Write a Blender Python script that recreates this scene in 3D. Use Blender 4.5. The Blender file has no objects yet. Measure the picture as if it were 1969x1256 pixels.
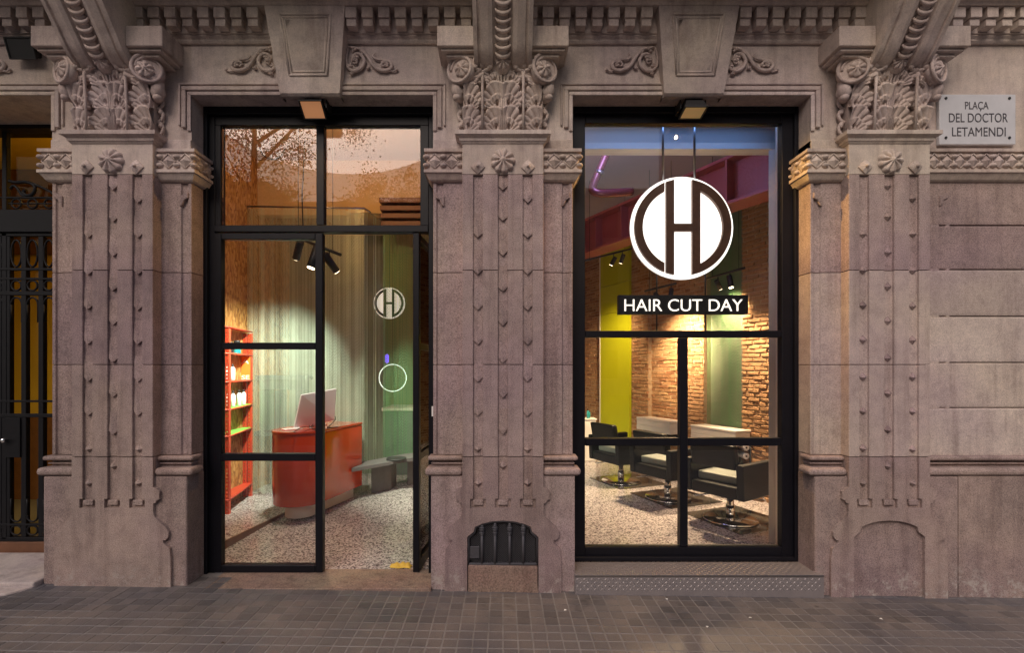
import bpy, bmesh, math, random
from mathutils import Vector, Matrix
PI = math.pi
random.seed(7)
sc = bpy.context.scene
COL = sc.collection

# ------------------------------------------------------------------ camera
D = 3.56; EYE = 1.62; F = 932.0; HX = 967.0; HY = 712.0
cam_d = bpy.data.cameras.new('camera'); cam = bpy.data.objects.new('camera', cam_d); COL.objects.link(cam)
cam.location = (0, -D, EYE); cam.rotation_euler = (PI/2, 0, 0)
cam_d.sensor_width = 36; cam_d.lens = 36*F/1969
cam_d.shift_x = (984.5-HX)/1969; cam_d.shift_y = (HY-628)/1969
cam_d.clip_start = .05; cam_d.clip_end = 500
sc.camera = cam
# ------------------------------------------------------------------ world, sun, exposure (dusk)
SUN_EL = math.radians(40); SUN_AZ = math.radians(200)
w = bpy.data.worlds.new('World'); sc.world = w; w.use_nodes = True
nt = w.node_tree; bg = nt.nodes['Background']
sky = nt.nodes.new('ShaderNodeTexSky'); sky.sky_type = 'NISHITA'; sky.sun_disc = False
sky.sun_elevation = SUN_EL; sky.sun_rotation = SUN_AZ; sky.air_density = 1.3; sky.dust_density = 3.0
hsv = nt.nodes.new('ShaderNodeMix'); hsv.data_type = 'RGBA'; hsv.blend_type = 'MULTIPLY'
hsv.inputs[0].default_value = 1.0; hsv.inputs[7].default_value = (.97, .89, .86, 1)
nt.links.new(sky.outputs[0], hsv.inputs[6]); nt.links.new(hsv.outputs[2], bg.inputs[0])
bg.inputs[1].default_value = .117
sun_d = bpy.data.lights.new('sun', 'SUN'); sun = bpy.data.objects.new('sun', sun_d); COL.objects.link(sun)
sun_d.energy = 1.35; sun_d.angle = math.radians(38); sun_d.color = (1, .88, .80)
sdir = Vector((math.sin(SUN_AZ)*math.cos(SUN_EL), math.cos(SUN_AZ)*math.cos(SUN_EL), math.sin(SUN_EL)))
sun.rotation_euler = sdir.to_track_quat('Z', 'Y').to_euler()
sc.view_settings.view_transform = 'Standard'; sc.view_settings.look = 'None'
sc.view_settings.exposure = 0.0; sc.view_settings.gamma = 1.0
sc.view_settings.use_curve_mapping = False
sc.render.engine = 'CYCLES'
sc.cycles.use_denoising = True
sc.cycles.max_bounces = 8; sc.cycles.transparent_max_bounces = 24
sc.cycles.diffuse_bounces = 4; sc.cycles.glossy_bounces = 3
sc.cycles.sample_clamp_indirect = 4.0
sc.cycles.caustics_reflective = False; sc.cycles.caustics_refractive = False

def P(px, py, zc):                       # picture point at camera distance zc -> world
    return Vector(((px-HX)/F*zc, zc-D, EYE+(HY-py)/F*zc))
def X_(px, zc): return (px-HX)/F*zc
def H_(py, zc): return EYE+(HY-py)/F*zc
def FL(px, py, h=.1):                    # picture point on a floor of height h
    zc = (EYE-h)*F/(py-HY); return Vector(((px-HX)/F*zc, zc-D, h))

# ------------------------------------------------------------------ materials
M = {}
def nmat(name):
    m = bpy.data.materials.new(name); m.use_nodes = True
    return m, m.node_tree, m.node_tree.nodes['Principled BSDF']
def nd(t, kind, **kw):
    n = t.nodes.new(kind)
    for k, v in kw.items(): setattr(n, k, v)
    return n
def noise(t, vec, scale, detail=4, rough=.55):
    n = nd(t, 'ShaderNodeTexNoise'); n.inputs['Scale'].default_value = scale
    n.inputs['Detail'].default_value = detail; n.inputs['Roughness'].default_value = rough
    t.links.new(vec, n.inputs['Vector']); return n.outputs['Fac']
def ramp(t, fac, stops):
    r = nd(t, 'ShaderNodeValToRGB'); cr = r.color_ramp
    while len(cr.elements) < len(stops): cr.elements.new(.5)
    for e, (p, c) in zip(cr.elements, stops):
        e.position = p; e.color = (c[0], c[1], c[2], 1) if not isinstance(c, (int, float)) else (c, c, c, 1)
    t.links.new(fac, r.inputs[0]); return r.outputs[0]
def mix(t, a, b, fac=1.0, mode='MIX'):
    m = nd(t, 'ShaderNodeMix', data_type='RGBA', blend_type=mode)
    for i, v in ((0, fac), (6, a), (7, b)):
        if hasattr(v, 'links') or hasattr(v, 'is_linked'): t.links.new(v, m.inputs[i])
        elif isinstance(v, (int, float)) and i: m.inputs[i].default_value = (v, v, v, 1)
        elif i == 0: m.inputs[0].default_value = v
        else: m.inputs[i].default_value = (v[0], v[1], v[2], 1)
    return m.outputs[2]
def bump(t, bs, fac, strength=.3, dist=.01, prev=None):
    b = nd(t, 'ShaderNodeBump'); b.inputs['Strength'].default_value = strength; b.inputs['Distance'].default_value = dist
    t.links.new(fac, b.inputs['Height'])
    if prev: t.links.new(prev, b.inputs['Normal'])
    t.links.new(b.outputs[0], bs.inputs['Normal']); return b.outputs[0]
def pos(t): return nd(t, 'ShaderNodeNewGeometry').outputs['Position']

def plain(name, col, rough=.5, metal=0, var=.15, scale=8, bmp=0, bscale=60, coat=0):
    m, t, b = nmat(name); p = pos(t)
    n = noise(t, p, scale, 5)
    c = mix(t, [x*(1-var) for x in col], [min(1, x*(1+var)) for x in col], n)
    t.links.new(c, b.inputs['Base Color']); b.inputs['Roughness'].default_value = rough
    b.inputs['Metallic'].default_value = metal; b.inputs['Coat Weight'].default_value = coat
    if bmp: bump(t, b, noise(t, p, bscale, 4), bmp, .004)
    M[name] = m; return m
def emit(name, col, s):
    m, t, b = nmat(name); b.inputs['Base Color'].default_value = (*col, 1)
    b.inputs['Emission Color'].default_value = (*col, 1); b.inputs['Emission Strength'].default_value = s
    M[name] = m; return m
def stone(name, c1, c2, speck=.35, sscale=170, bmp=.5, stain=(.55, .50, .5), rough=.9, eff=False):
    m, t, b = nmat(name); p = pos(t)
    base = mix(t, c1, c2, ramp(t, noise(t, p, 1.7, 6, .6), [(.35, 0), (.65, 1)]))
    base = mix(t, base, stain, mix(t, 0, .40, ramp(t, noise(t, p, 4.5, 8, .7), [(.50, 0), (.72, 1)])), 'MULTIPLY')
    # rain streaks: noise stretched along z
    mp = nd(t, 'ShaderNodeMapping'); mp.inputs['Scale'].default_value = (9, 9, .8); t.links.new(p, mp.inputs[0])
    base = mix(t, base, [.62, .58, .58], mix(t, 0, .8, ramp(t, noise(t, mp.outputs[0], 1, 7, .65), [(.50, 0), (.70, 1)])), 'MULTIPLY')
    sp = noise(t, p, sscale, 3, .7)
    base = mix(t, base, ramp(t, sp, [(.30, 1-speck*1.6), (.5, 1.0), (.70, 1+speck)]), 1.0, 'MULTIPLY')
    base = mix(t, base, ramp(t, noise(t, p, 11, 9, .75), [(.36, (.84, .83, .84)), (.5, (1, 1, 1)), (.66, (1.12, 1.11, 1.09))]), 1, 'MULTIPLY')
    v = nd(t, 'ShaderNodeTexVoronoi'); v.inputs['Scale'].default_value = 34; t.links.new(p, v.inputs['Vector'])
    base = mix(t, base, [.30, .26, .26], ramp(t, v.outputs['Distance'], [(.06, .8), (.11, 0)]))
    oi = nd(t, 'ShaderNodeObjectInfo')
    base = mix(t, base, ramp(t, oi.outputs['Random'], [(0, (.86, .84, .86)), (.5, (1, .98, .95)), (1, (1.10, 1.10, 1.12))]), 1, 'MULTIPLY')
    blot = ramp(t, noise(t, p, .9, 3, .5), [(.40, (.93, .88, .93)), (.6, (1.06, 1.05, .98))])
    base = mix(t, base, blot, 1, 'MULTIPLY')
    if eff:
        sx = nd(t, 'ShaderNodeSeparateXYZ'); t.links.new(p, sx.inputs[0])
        zr = ramp(t, sx.outputs[2], [(.02, 1), (.22, 0)])
        k = mix(t, zr, ramp(t, noise(t, p, 16, 8, .75), [(.52, 0), (.62, 1)]), 1, 'MULTIPLY')
        base = mix(t, base, [.46, .40, .37], k)
    t.links.new(base, b.inputs['Base Color']); b.inputs['Roughness'].default_value = rough
    n1 = bump(t, b, sp, bmp*.5, .003); bump(t, b, noise(t, p, 28, 6, .65), bmp, .006, n1)
    M[name] = m; return m
stone('granite', (.40, .31, .295), (.31, .245, .238), .38, 150, .6, eff=True)
stone('granite_pale', (.56, .48, .44), (.46, .39, .365), .26, 150, .5)
stone('render_pale', (.60, .53, .48), (.49, .43, .395), .12, 120, .3, stain=(.7, .64, .62))
stone('carved', (.62, .54, .49), (.48, .41, .38), .12, 120, .3, stain=(.6, .54, .52))
stone('step_marble', (.55, .50, .48), (.45, .41, .40), .10, 90, .15)
stone('sill_stone', (.30, .20, .16), (.26, .21, .17), .3, 90, .7)
plain('frame_black', (.007, .007, .011), .42, 0, .3, 12); M['frame_black'].node_tree.nodes['Principled BSDF'].inputs['Specular IOR Level'].default_value = .25
plain('black_plastic', (.014, .014, .015), .5)
plain('black_leather', (.007, .009, .009), .45, 0, .2, 20, .25, 120); M['black_leather'].node_tree.nodes['Principled BSDF'].inputs['Specular IOR Level'].default_value = .3
plain('lit_seat_leather', (.22, .24, .22), .45, 0, .15, 20, .2, 120)  # overhead light on the seat put into a paler leather colour
plain('chrome', (.75, .75, .75), .12, 1, .05)
plain('brushed_steel', (.30, .28, .28), .32, .9, .2, 30)
plain('iron', (.009, .009, .011), .5, 0, .3, 20); M['iron'].node_tree.nodes['Principled BSDF'].inputs['Specular IOR Level'].default_value = .2
plain('grille_iron', (.085, .082, .095), .6, .3, .3, 40, .3, 200)
plain('white_counter', (.80, .74, .66), .35, 0, .06, 5)
plain('white_wall', (.72, .66, .60), .7, 0, .05, 3)
plain('lime_panel', (.50, .52, .012), .35, 0, .10, 3)
plain('desk_red', (.58, .050, .010), .14, 0, .10, 3, .03, 8, .6)
plain('shelf_red', (.55, .060, .025), .4)
plain('beam_red', (.30, .07, .065), .45, 0, .2, 3)
plain('board_lime', (.22, .62, .10), .5)
plain('grey_stone', (.15, .14, .145), .6, 0, .2, 20)
plain('dark_grey', (.03, .03, .032), .6)
plain('white_plastic', (.80, .80, .80), .4, 0, .02)
plain('computer_white', (.72, .66, .68), .3, .1, .02)
plain('teal_plastic', (.02, .30, .32), .3)
plain('orange_card', (.85, .22, .03), .6, 0, .05)
plain('letter_white', (.85, .80, .70), .6, 0, .02)
plain('letter_black', (.02, .02, .02), .6, 0, .02)
plain('letter_sign', (.06, .055, .065), .7, 0, .2, 90)
plain('marble_sign', (.60, .60, .62), .45, 0, .12, 14, .1, 40)
plain('yellow_cloth', (.75, .50, .08), .8, 0, .2, 30, .4, 60)
plain('wood_dark', (.16, .07, .035), .5, 0, .4, 12, .3, 40)
plain('tan_plaster', (.62, .45, .22), .85, 0, .12, 2.2, .3, 10)
plain('ceiling_plaster', (.55, .40, .26), .9, 0, .1, 2)
plain('light_tinted_ceiling', (.34, .30, .40), .85, 0, .15, 2)  # violet light on the ceiling put into its colour
plain('amber_wall', (.60, .42, .05), .8, 0, .15, 2)
plain('mat_black', (.055, .050, .045), .10, 0, .2, 5)
plain('asphalt', (.05, .05, .052), .85, 0, .2, 20, .4, 200)
plain('bark', (.07, .05, .035), .9, 0, .3, 14, .8, 30)
plain('leaf', (.055, .075, .025), .6, 0, .5, 1.2)
plain('leaf_dark', (.035, .055, .022), .6, 0, .5, 1.2)
plain('opposite_render', (.30, .22, .20), .9, 0, .2, 1.5)
plain('opposite_window', (.03, .035, .045), .15)
plain('chain_silver', (.60, .70, .56), .35, .35, .15, 6)
plain('chain_green', (.12, .28, .12), .38, .35, .3, 6)
plain('mortar', (.46, .33, .20), .95, 0, .3, 20, .8, 60)
plain('baseboard', (.35, .20, .10), .6)
plain('pipe_red', (.16, .045, .05), .25, .3, .2, 3)
emit('sign_light', (1, .95, .88), 1.55)
emit('letter_light', (1, .93, .82), 1.35)
emit('lamp_face', (1, .78, .50), 14)
emit('flood_face', (1, .45, .20), .24)
emit('lens_warm', (.9, .60, .25), .12)
emit('added_blue_glow', (.16, .38, 1), .8)
emit('neon_white', (.9, 1, .85), 1.6)
emit('neon_purple', (.22, .10, 1), 2.6)
emit('panel_purple', (.16, .07, .75), .55)

# bricks: every brick its own tint
m, t, b = nmat('brick'); g = nd(t, 'ShaderNodeNewGeometry'); p = g.outputs['Position']
c = ramp(t, g.outputs['Random Per Island'], [(0, (.28, .125, .055)), (.35, (.42, .22, .10)), (.7, (.50, .30, .14)), (1, (.34, .18, .09))])
c = mix(t, c, [.55, .5, .45], mix(t, 0, .7, ramp(t, noise(t, p, 22, 7, .7), [(.48, 0), (.7, 1)])), 'MULTIPLY')
t.links.new(c, b.inputs['Base Color']); b.inputs['Roughness'].default_value = .9
bump(t, b, noise(t, p, 45, 7, .7), 1.0, .012); M['brick'] = m
# left wall board (chipboard grain)
m, t, b = nmat('chipboard'); p = pos(t)
mp = nd(t, 'ShaderNodeMapping'); mp.inputs['Scale'].default_value = (30, 30, 12); t.links.new(p, mp.inputs[0])
v = nd(t, 'ShaderNodeTexVoronoi'); v.inputs['Scale'].default_value = 1.6; t.links.new(mp.outputs[0], v.inputs['Vector'])
sx = nd(t, 'ShaderNodeSeparateColor'); t.links.new(v.outputs['Color'], sx.inputs[0])
t.links.new(ramp(t, sx.outputs[0], [(0, (.24, .10, .025)), (.6, (.46, .23, .06)), (1, (.58, .34, .12))]), b.inputs['Base Color'])
b.inputs['Roughness'].default_value = .6; M['chipboard'] = m
# terrazzo
m, t, b = nmat('terrazzo'); p = pos(t)
def chips(scale, seed):
    mp = nd(t, 'ShaderNodeMapping'); mp.inputs['Location'].default_value = (seed, seed*2, 0); mp.inputs['Rotation'].default_value = (0, 0, seed)
    mp.inputs['Scale'].default_value = (1, 1.5, 1); t.links.new(p, mp.inputs[0])
    wv = nd(t, 'ShaderNodeTexNoise'); wv.inputs['Scale'].default_value = 30; t.links.new(mp.outputs[0], wv.inputs['Vector'])
    ad = nd(t, 'ShaderNodeVectorMath', operation='MULTIPLY_ADD'); ad.inputs[1].default_value = (.02, .02, .02)
    t.links.new(wv.outputs['Color'], ad.inputs[0]); t.links.new(mp.outputs[0], ad.inputs[2])
    v = nd(t, 'ShaderNodeTexVoronoi'); v.inputs['Scale'].default_value = scale; t.links.new(ad.outputs[0], v.inputs['Vector'])
    s = nd(t, 'ShaderNodeSeparateColor'); t.links.new(v.outputs['Color'], s.inputs[0]); return s.outputs[0], v.outputs['Distance']
a1, d1 = chips(72, 1.3); a2, d2 = chips(140, 4.1)
c = ramp(t, a1, [(0, (.13, .10, .11)), (.24, (.20, .165, .17)), (.32, (.40, .35, .36)), (.55, (.60, .55, .55)), (1, (.76, .70, .68))])
c = mix(t, c, ramp(t, a2, [(0, .30), (.25, .45), (.4, 1), (1, 1)]), .75, 'MULTIPLY')
t.links.new(c, b.inputs['Base Color']); b.inputs['Roughness'].default_value = .16; M['terrazzo'] = m
# pavement tile
m, t, b = nmat('tile'); g = nd(t, 'ShaderNodeNewGeometry'); p = g.outputs['Position']
c = ramp(t, g.outputs['Random Per Island'], [(0, (.100, .100, .110)), (.5, (.132, .130, .140)), (1, (.160, .154, .162))])
c = mix(t, c, ramp(t, noise(t, p, 1.6, 5, .6), [(.35, (.72, .72, .78)), (.65, (1.25, 1.12, 1.0))]), 1, 'MULTIPLY')
c = mix(t, c, ramp(t, noise(t, p, 220, 3, .7), [(.3, .7), (.7, 1.3)]), 1, 'MULTIPLY')
v = nd(t, 'ShaderNodeTexVoronoi'); v.inputs['Scale'].default_value = 2.6; t.links.new(p, v.inputs['Vector'])
c = mix(t, c, [.045, .04, .04], ramp(t, v.outputs['Distance'], [(.03, .8), (.055, 0)]))
c = mix(t, c, [.05, .045, .045], ramp(t, noise(t, p, 2.4, 8, .72), [(.56, 0), (.70, .75)]))
t.links.new(c, b.inputs['Base Color']); b.inputs['Roughness'].default_value = .46
bump(t, b, noise(t, p, 120, 4), .5, .003); M['tile'] = m
plain('joint', (.225, .215, .22), .95, 0, .6, 3, .4, 80)
# checker plate
m, t, b = nmat('checker_plate'); p = pos(t)
c = mix(t, [.26, .235, .245], [.36, .32, .32], noise(t, p, 14, 5)); t.links.new(c, b.inputs['Base Color'])
b.inputs['Metallic'].default_value = .35; b.inputs['Roughness'].default_value = .38
bump(t, b, noise(t, p, 90, 3), .3, .002); M['checker_plate'] = m
# glass
def glass(name, ior, tint=(1, 1, 1)):
    m, t, b = nmat(name); t.nodes.remove(b); out = t.nodes['Material Output']
    tr = nd(t, 'ShaderNodeBsdfTransparent'); tr.inputs[0].default_value = (*tint, 1)
    gl = nd(t, 'ShaderNodeBsdfGlossy'); gl.inputs['Roughness'].default_value = .0
    fr = nd(t, 'ShaderNodeFresnel'); fr.inputs[0].default_value = ior
    mx = nd(t, 'ShaderNodeMixShader'); t.links.new(fr.outputs[0], mx.inputs[0])
    t.links.new(tr.outputs[0], mx.inputs[1]); t.links.new(gl.outputs[0], mx.inputs[2]); t.links.new(mx.outputs[0], out.inputs[0])
    M[name] = m
glass('glass', 1.5); glass('amber_glass', 1.15, (.97, .88, .55))

# ------------------------------------------------------------------ helpers
def ob(name, me, mat, parent=None, loc=None, rot=None, **props):
    o = bpy.data.objects.new(name, me); COL.objects.link(o)
    if me is not None and mat is not None and not len(me.materials): me.materials.append(M[mat])
    if parent is not None: o.parent = parent
    if loc is not None: o.location = loc
    if rot is not None: o.rotation_euler = rot
    for k, v in props.items(): o[k] = v
    return o
def thing(name, label, cat, loc=(0, 0, 0), rz=0, group=None):
    o = bpy.data.objects.new(name, None); COL.objects.link(o); o.location = loc; o.rotation_euler = (0, 0, rz)
    o.empty_display_size = .1
    o['label'] = label; o['category'] = cat
    if group: o['group'] = group
    return o
def tag(o, label, cat, group=None):
    o['label'] = label; o['category'] = cat
    if group: o['group'] = group
    return o
def copy_tree(o, parent=None):
    c = o.copy(); COL.objects.link(c); c.parent = parent
    for ch in KIDS(o): copy_tree(ch, c)
    return c
def KIDS(o): return [x for x in list(COL.objects) if x.parent is o]
def me_from(vs, fs, smooth=False):
    me = bpy.data.meshes.new('m'); me.from_pydata([tuple(v) for v in vs], [], fs); me.validate(); me.update()
    bm = bmesh.new(); bm.from_mesh(me); bmesh.ops.recalc_face_normals(bm, faces=bm.faces); bm.to_mesh(me); bm.free()
    if smooth: me.polygons.foreach_set('use_smooth', [True]*len(me.polygons))
    return me
class B:
    def __init__(s): s.v = []; s.f = []; s.sm = []
    def add(s, vs, fs, sm=False):
        k = len(s.v); s.v += [Vector(v) for v in vs]; s.f += [tuple(i+k for i in f) for f in fs]; s.sm += [sm]*len(fs); return s
    def box(s, x0, x1, y0, y1, z0, z1):
        vs = [(x, y, z) for x in (x0, x1) for y in (y0, y1) for z in (z0, z1)]
        return s.add(vs, [(0, 1, 3, 2), (4, 6, 7, 5), (0, 4, 5, 1), (2, 3, 7, 6), (0, 2, 6, 4), (1, 5, 7, 3)])
    def prism(s, poly, a, b_, plane='xz', sm=False):
        n = len(poly)
        if plane == 'xz': f = lambda p, d: (p[0], d, p[1])
        elif plane == 'xy': f = lambda p, d: (p[0], p[1], d)
        else: f = lambda p, d: (d, p[0], p[1])
        vs = [f(p, a) for p in poly]+[f(p, b_) for p in poly]
        return s.add(vs, [tuple(range(n)), tuple(range(2*n-1, n-1, -1))]+[(i, (i+1) % n, n+(i+1) % n, n+i) for i in range(n)], sm)
    def grid(s, pts, sm=True, cu=False, cv=False):
        nu = len(pts); nv = len(pts[0]); fs = []
        for i in range(nu-(0 if cu else 1)):
            for j in range(nv-(0 if cv else 1)):
                a = i; c = (i+1) % nu; d = (j+1) % nv
                fs.append((a*nv+j, c*nv+j, c*nv+d, a*nv+d))
        return s.add([p for r in pts for p in r], fs, sm)
    def tube(s, path, rad, n=8, cap=True):
        path = [Vector(p) for p in path]; rings = []; N = len(path); up = Vector((0, 0, 1))
        for i, p in enumerate(path):
            t_ = (path[min(i+1, N-1)]-path[max(i-1, 0)]).normalized()
            ref = up if abs(t_.dot(up)) < .95 else Vector((1, 0, 0))
            if i and abs(t_.dot(pref)) < .99: ref = pref
            a = t_.cross(ref).normalized(); b_ = a.cross(t_).normalized(); pref = b_
            r = rad[i] if isinstance(rad, (list, tuple)) else rad
            rings.append([p+a*math.cos(2*PI*k/n)*r+b_*math.sin(2*PI*k/n)*r for k in range(n)])
        s.grid(rings, True, False, True)
        if cap:
            k = len(s.v); s.f += [tuple(range(k-n, k)), tuple(range(k-n*N+n-1, k-n*N-1, -1))]; s.sm += [False, False]
        return s
    def cyl(s, p0, p1, r, n=16, r2=None): return s.tube([p0, p1], [r, r if r2 is None else r2], n)
    def ball(s, c, rx, ry=None, rz=None, n=8, m_=6):
        ry = ry or rx; rz = rz or rx; c = Vector(c)
        return s.grid([[c+Vector((rx*math.sin(PI*(i+.001)/(m_+.002))*math.cos(2*PI*j/n), ry*math.sin(PI*(i+.001)/(m_+.002))*math.sin(2*PI*j/n), rz*math.cos(PI*i/m_))) for j in range(n)] for i in range(m_+1)], True, False, True)
    def mesh(s, bev=0, seg=2, smooth_all=False, ang=40):
        me = bpy.data.meshes.new('m'); me.from_pydata([tuple(v) for v in s.v], [], s.f); me.update()
        bm = bmesh.new(); bm.from_mesh(me)
        for fa, q in zip(bm.faces, s.sm): fa.smooth = q or smooth_all
        bmesh.ops.recalc_face_normals(bm, faces=bm.faces)
        if bev:
            es = [e for e in bm.edges if len(e.link_faces) == 2 and e.calc_face_angle(0) > math.radians(ang)]
            bmesh.ops.bevel(bm, geom=es, offset=bev, segments=seg, profile=.5, affect='EDGES', clamp_overlap=True)
        bm.to_mesh(me); bm.free(); return me
def bx(x0, x1, y0, y1, z0, z1, bev=0, seg=2): return B().box(x0, x1, y0, y1, z0, z1).mesh(bev, seg)
def arc(cx, cy, r, a0, a1, n=8):
    return [(cx+r*math.cos(math.radians(a0+(a1-a0)*i/n)), cy+r*math.sin(math.radians(a0+(a1-a0)*i/n))) for i in range(n+1)]
def lerp(a, b_, t_): return a+(b_-a)*t_
def cr_path(pts, n=6):                  # catmull-rom through points
    pts = [Vector(p) for p in pts]; out = []
    for i in range(len(pts)-1):
        p0 = pts[max(i-1, 0)]; p1 = pts[i]; p2 = pts[i+1]; p3 = pts[min(i+2, len(pts)-1)]
        for k in range(n):
            t_ = k/n; out.append(.5*((2*p1)+(p2-p0)*t_+(2*p0-5*p1+4*p2-p3)*t_*t_+(3*p1-p0-3*p2+p3)*t_**3))
    out.append(pts[-1]); return out
def letters(txt, height, depth, mat, parent, cx, y, z0, name='letter', xscale=1.0, width=None, facing=0, offset=0, space=1.0):
    """flat lettering facing -y, centred on cx, baseline z0; every letter its own part"""
    cu = bpy.data.curves.new('t', 'FONT'); cu.body = txt; cu.size = 1; cu.extrude = 0; cu.offset = offset; cu.space_character = space
    tmp = bpy.data.objects.new('t', cu); COL.objects.link(tmp); bpy.context.view_layer.update()
    dg = bpy.context.evaluated_depsgraph_get(); me = bpy.data.meshes.new_from_object(tmp.evaluated_get(dg))
    bpy.data.objects.remove(tmp); bpy.data.curves.remove(cu)
    bm = bmesh.new(); bm.from_mesh(me); bm.verts.index_update()
    capz = max(v.co.y for v in bm.verts); xs = [v.co.x for v in bm.verts]; x0 = min(xs); x1 = max(xs)
    ks = height/.72; kx = ks*xscale
    if width: kx = width/(x1-x0)
    isl = []; seen = set()
    for f in bm.faces:
        if f in seen: continue
        st = [f]; seen.add(f); grp = []
        while st:
            q = st.pop(); grp.append(q)
            for e in q.edges:
                for g2 in e.link_faces:
                    if g2 not in seen: seen.add(g2); st.append(g2)
        a = min(v.co.x for q in grp for v in q.verts); c_ = max(v.co.x for q in grp for v in q.verts)
        isl.append([a, c_, grp])
    isl.sort(key=lambda r: r[0]); cl = []
    for r in isl:
        if cl and r[0] < cl[-1][1]-.02: cl[-1][1] = max(cl[-1][1], r[1]); cl[-1][2] += r[2]
        else: cl.append(r)
    mid = (x0+x1)/2
    for a, c_, grp in cl:
        b2 = B(); vm = {}
        vs = []; fs = []
        for q in grp:
            for v in q.verts:
                if v not in vm: vm[v] = len(vs); vs.append(v.co)
        n = len(vs)
        fr = [((v.x-mid)*kx+cx, y, z0+v.y*ks) for v in vs]; bk = [(p_[0], y+depth, p_[2]) for p_ in fr]
        for q in grp:
            ii = [vm[v] for v in q.verts]; fs.append(tuple(ii)); fs.append(tuple(i+n for i in reversed(ii)))
        gs = set(grp)
        for q in grp:
            for e in q.edges:
                if sum(1 for g2 in e.link_faces if g2 in gs) == 1:
                    i, j = vm[e.verts[0]], vm[e.verts[1]]; fs.append((i, j, j+n, i+n))
        b2.add(fr+bk, fs)
        ob(name, b2.mesh(), mat, parent)
    bm.free()
def spot(name, parent, loc, target, power, size=60, blend=.6, col=(1, .72, .42), rad=.03, matrix_parent=None):
    l = bpy.data.lights.new(name, 'SPOT'); l.energy = power*9; l.spot_size = math.radians(size); l.spot_blend = 1.0; l.color = col; l.shadow_soft_size = rad
    o = bpy.data.objects.new(name, l); COL.objects.link(o); o.location = loc
    o.rotation_euler = (Vector(loc)-Vector(target)).to_track_quat('Z', 'Y').to_euler(); o.parent = parent; return o
def point(name, parent, loc, power, col=(1, .72, .42), rad=.1):
    l = bpy.data.lights.new(name, 'POINT'); l.energy = power; l.color = col; l.shadow_soft_size = rad
    o = bpy.data.objects.new(name, l); COL.objects.link(o); o.location = loc; o.parent = parent; return o
def struct(name, me, mat, **k):
    return ob(name, me, mat, None, kind='structure', **k)

# ================================================================== GROUND
SL = -.0146
def gz(x): return -.012+SL*x
pave = struct('pavement', None, None) if False else None
m_ = B(); m_.add([(-14, .30, gz(-14)-.0022), (14, .30, gz(14)-.0022), (14, -6, gz(14)-.0022), (-14, -6, gz(-14)-.0022)], [(0, 1, 2, 3)])
pave = struct('pavement', m_.mesh(), 'joint')
TP = .0905; G = .0085
tile_meshes = []
for k in range(6):
    w_ = (TP-G)/2; j = lambda: random.uniform(-.0012, .0012)
    b_ = B(); a = [(-w_+j(), -w_+j()), (w_+j(), -w_+j()), (w_+j(), w_+j()), (-w_+j(), w_+j())]
    b_.prism(a, -.012, 0, 'xy'); tile_meshes.append(b_.mesh(.002, 1))
tl = []
ny = int(.1/TP)
rows = [(-.045-TP*i) for i in range(-2, 22)]
cands = []
for r, y in enumerate(rows):
    for c_ in range(-60, 61):
        x = (c_+.5)*TP
        if abs(x) > 5.2: continue
        zc = D+y; 
        if zc < .6: 
            cands.append((9, x, y)); continue
        px = HX+x/zc*F; py = HY+(EYE-gz(x))/zc*F
        vis = -10 < px < 1980 and 1128 < py < 1268
        cands.append((zc if vis else 9+zc, x, y))
cands.sort(key=lambda q: q[0])
rest = B()
for i, (zc, x, y) in enumerate(cands):
    hz = gz(x)+random.uniform(-.0008, .0012)
    if i < 296:
        o = ob('tile', tile_meshes[i % 6], 'tile', pave, (x, y, hz), (random.uniform(-.008, .008), -math.atan(SL), 0))
    else:
        w_ = (TP-G)/2+random.uniform(-.001, .0005)
        rest.add([(x-w_, y-w_, hz), (x+w_, y-w_, hz), (x+w_, y+w_, hz), (x-w_, y+w_, hz), (x-w_, y-w_, hz-.011), (x+w_, y-w_, hz-.011), (x+w_, y+w_, hz-.011), (x-w_, y+w_, hz-.011)],
                 [(0, 1, 2, 3), (0, 4, 5, 1), (1, 5, 6, 2), (2, 6, 7, 3), (3, 7, 4, 0)])
ob('paving_tiles', rest.mesh(), 'tile', pave, kind='stuff')
struct('road', bx(-60, 60, -60, -6.15, -.35, -.26), 'asphalt')
struct('kerb', bx(-60, 60, -6.15, -6.0, -.35, -.09, .01), 'granite_pale')
struct('ground', bx(-150, 150, -160, 60, -.6, -.40), 'asphalt')

# ================================================================== THE STONE FACADE
bld = thing('stone_building', 'ornate pale and pinkish stone street front with three carved pilasters framing two black shop openings', 'building')
def part(name, me, mat, **k): return ob(name, me, mat, bld, **k)
Y1 = .09; HW = .525; PW = .298; TOPO = 3.687
CX = [-2.87, 0.0, 2.84]
GR = [(-.183, .036), (0, .036), (.183, .036)]     # grooves: centre, half width
def course_poly(cx, edge):
    """cross-section (x,y) of a pier course"""
    P_ = [(-HW+edge, .45), (-HW+edge, Y1), (-.500, Y1), (-.494, Y1+.014), (-.452, Y1+.014), (-.446, Y1), (-PW, Y1), (-PW, 0)]
    for gc, gw in GR: P_ += [(gc-gw, 0), (gc-gw+.002, .022), (gc+gw-.002, .022), (gc+gw, 0)]
    P_ += [(PW, 0), (PW, Y1), (.446, Y1), (.452, Y1+.014), (.494, Y1+.014), (.500, Y1), (HW-edge, Y1), (HW-edge, .45)]
    return P_
JH = [3.059, 2.353, 1.658, .979]
def Hf(py): return EYE+(HY-py)/262.
stud = None
def stud_mesh():
    b_ = B(); s_ = .034; h_ = .034
    b_.add([(0, -.0, h_), (s_, .0, 0), (0, -.0, -h_), (-s_, .0, 0), (0, -.030, -.006)], [(0, 1, 4), (1, 2, 4), (2, 3, 4), (3, 0, 4), (0, 3, 2, 1)])
    return b_.mesh(.0015, 1)
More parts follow.
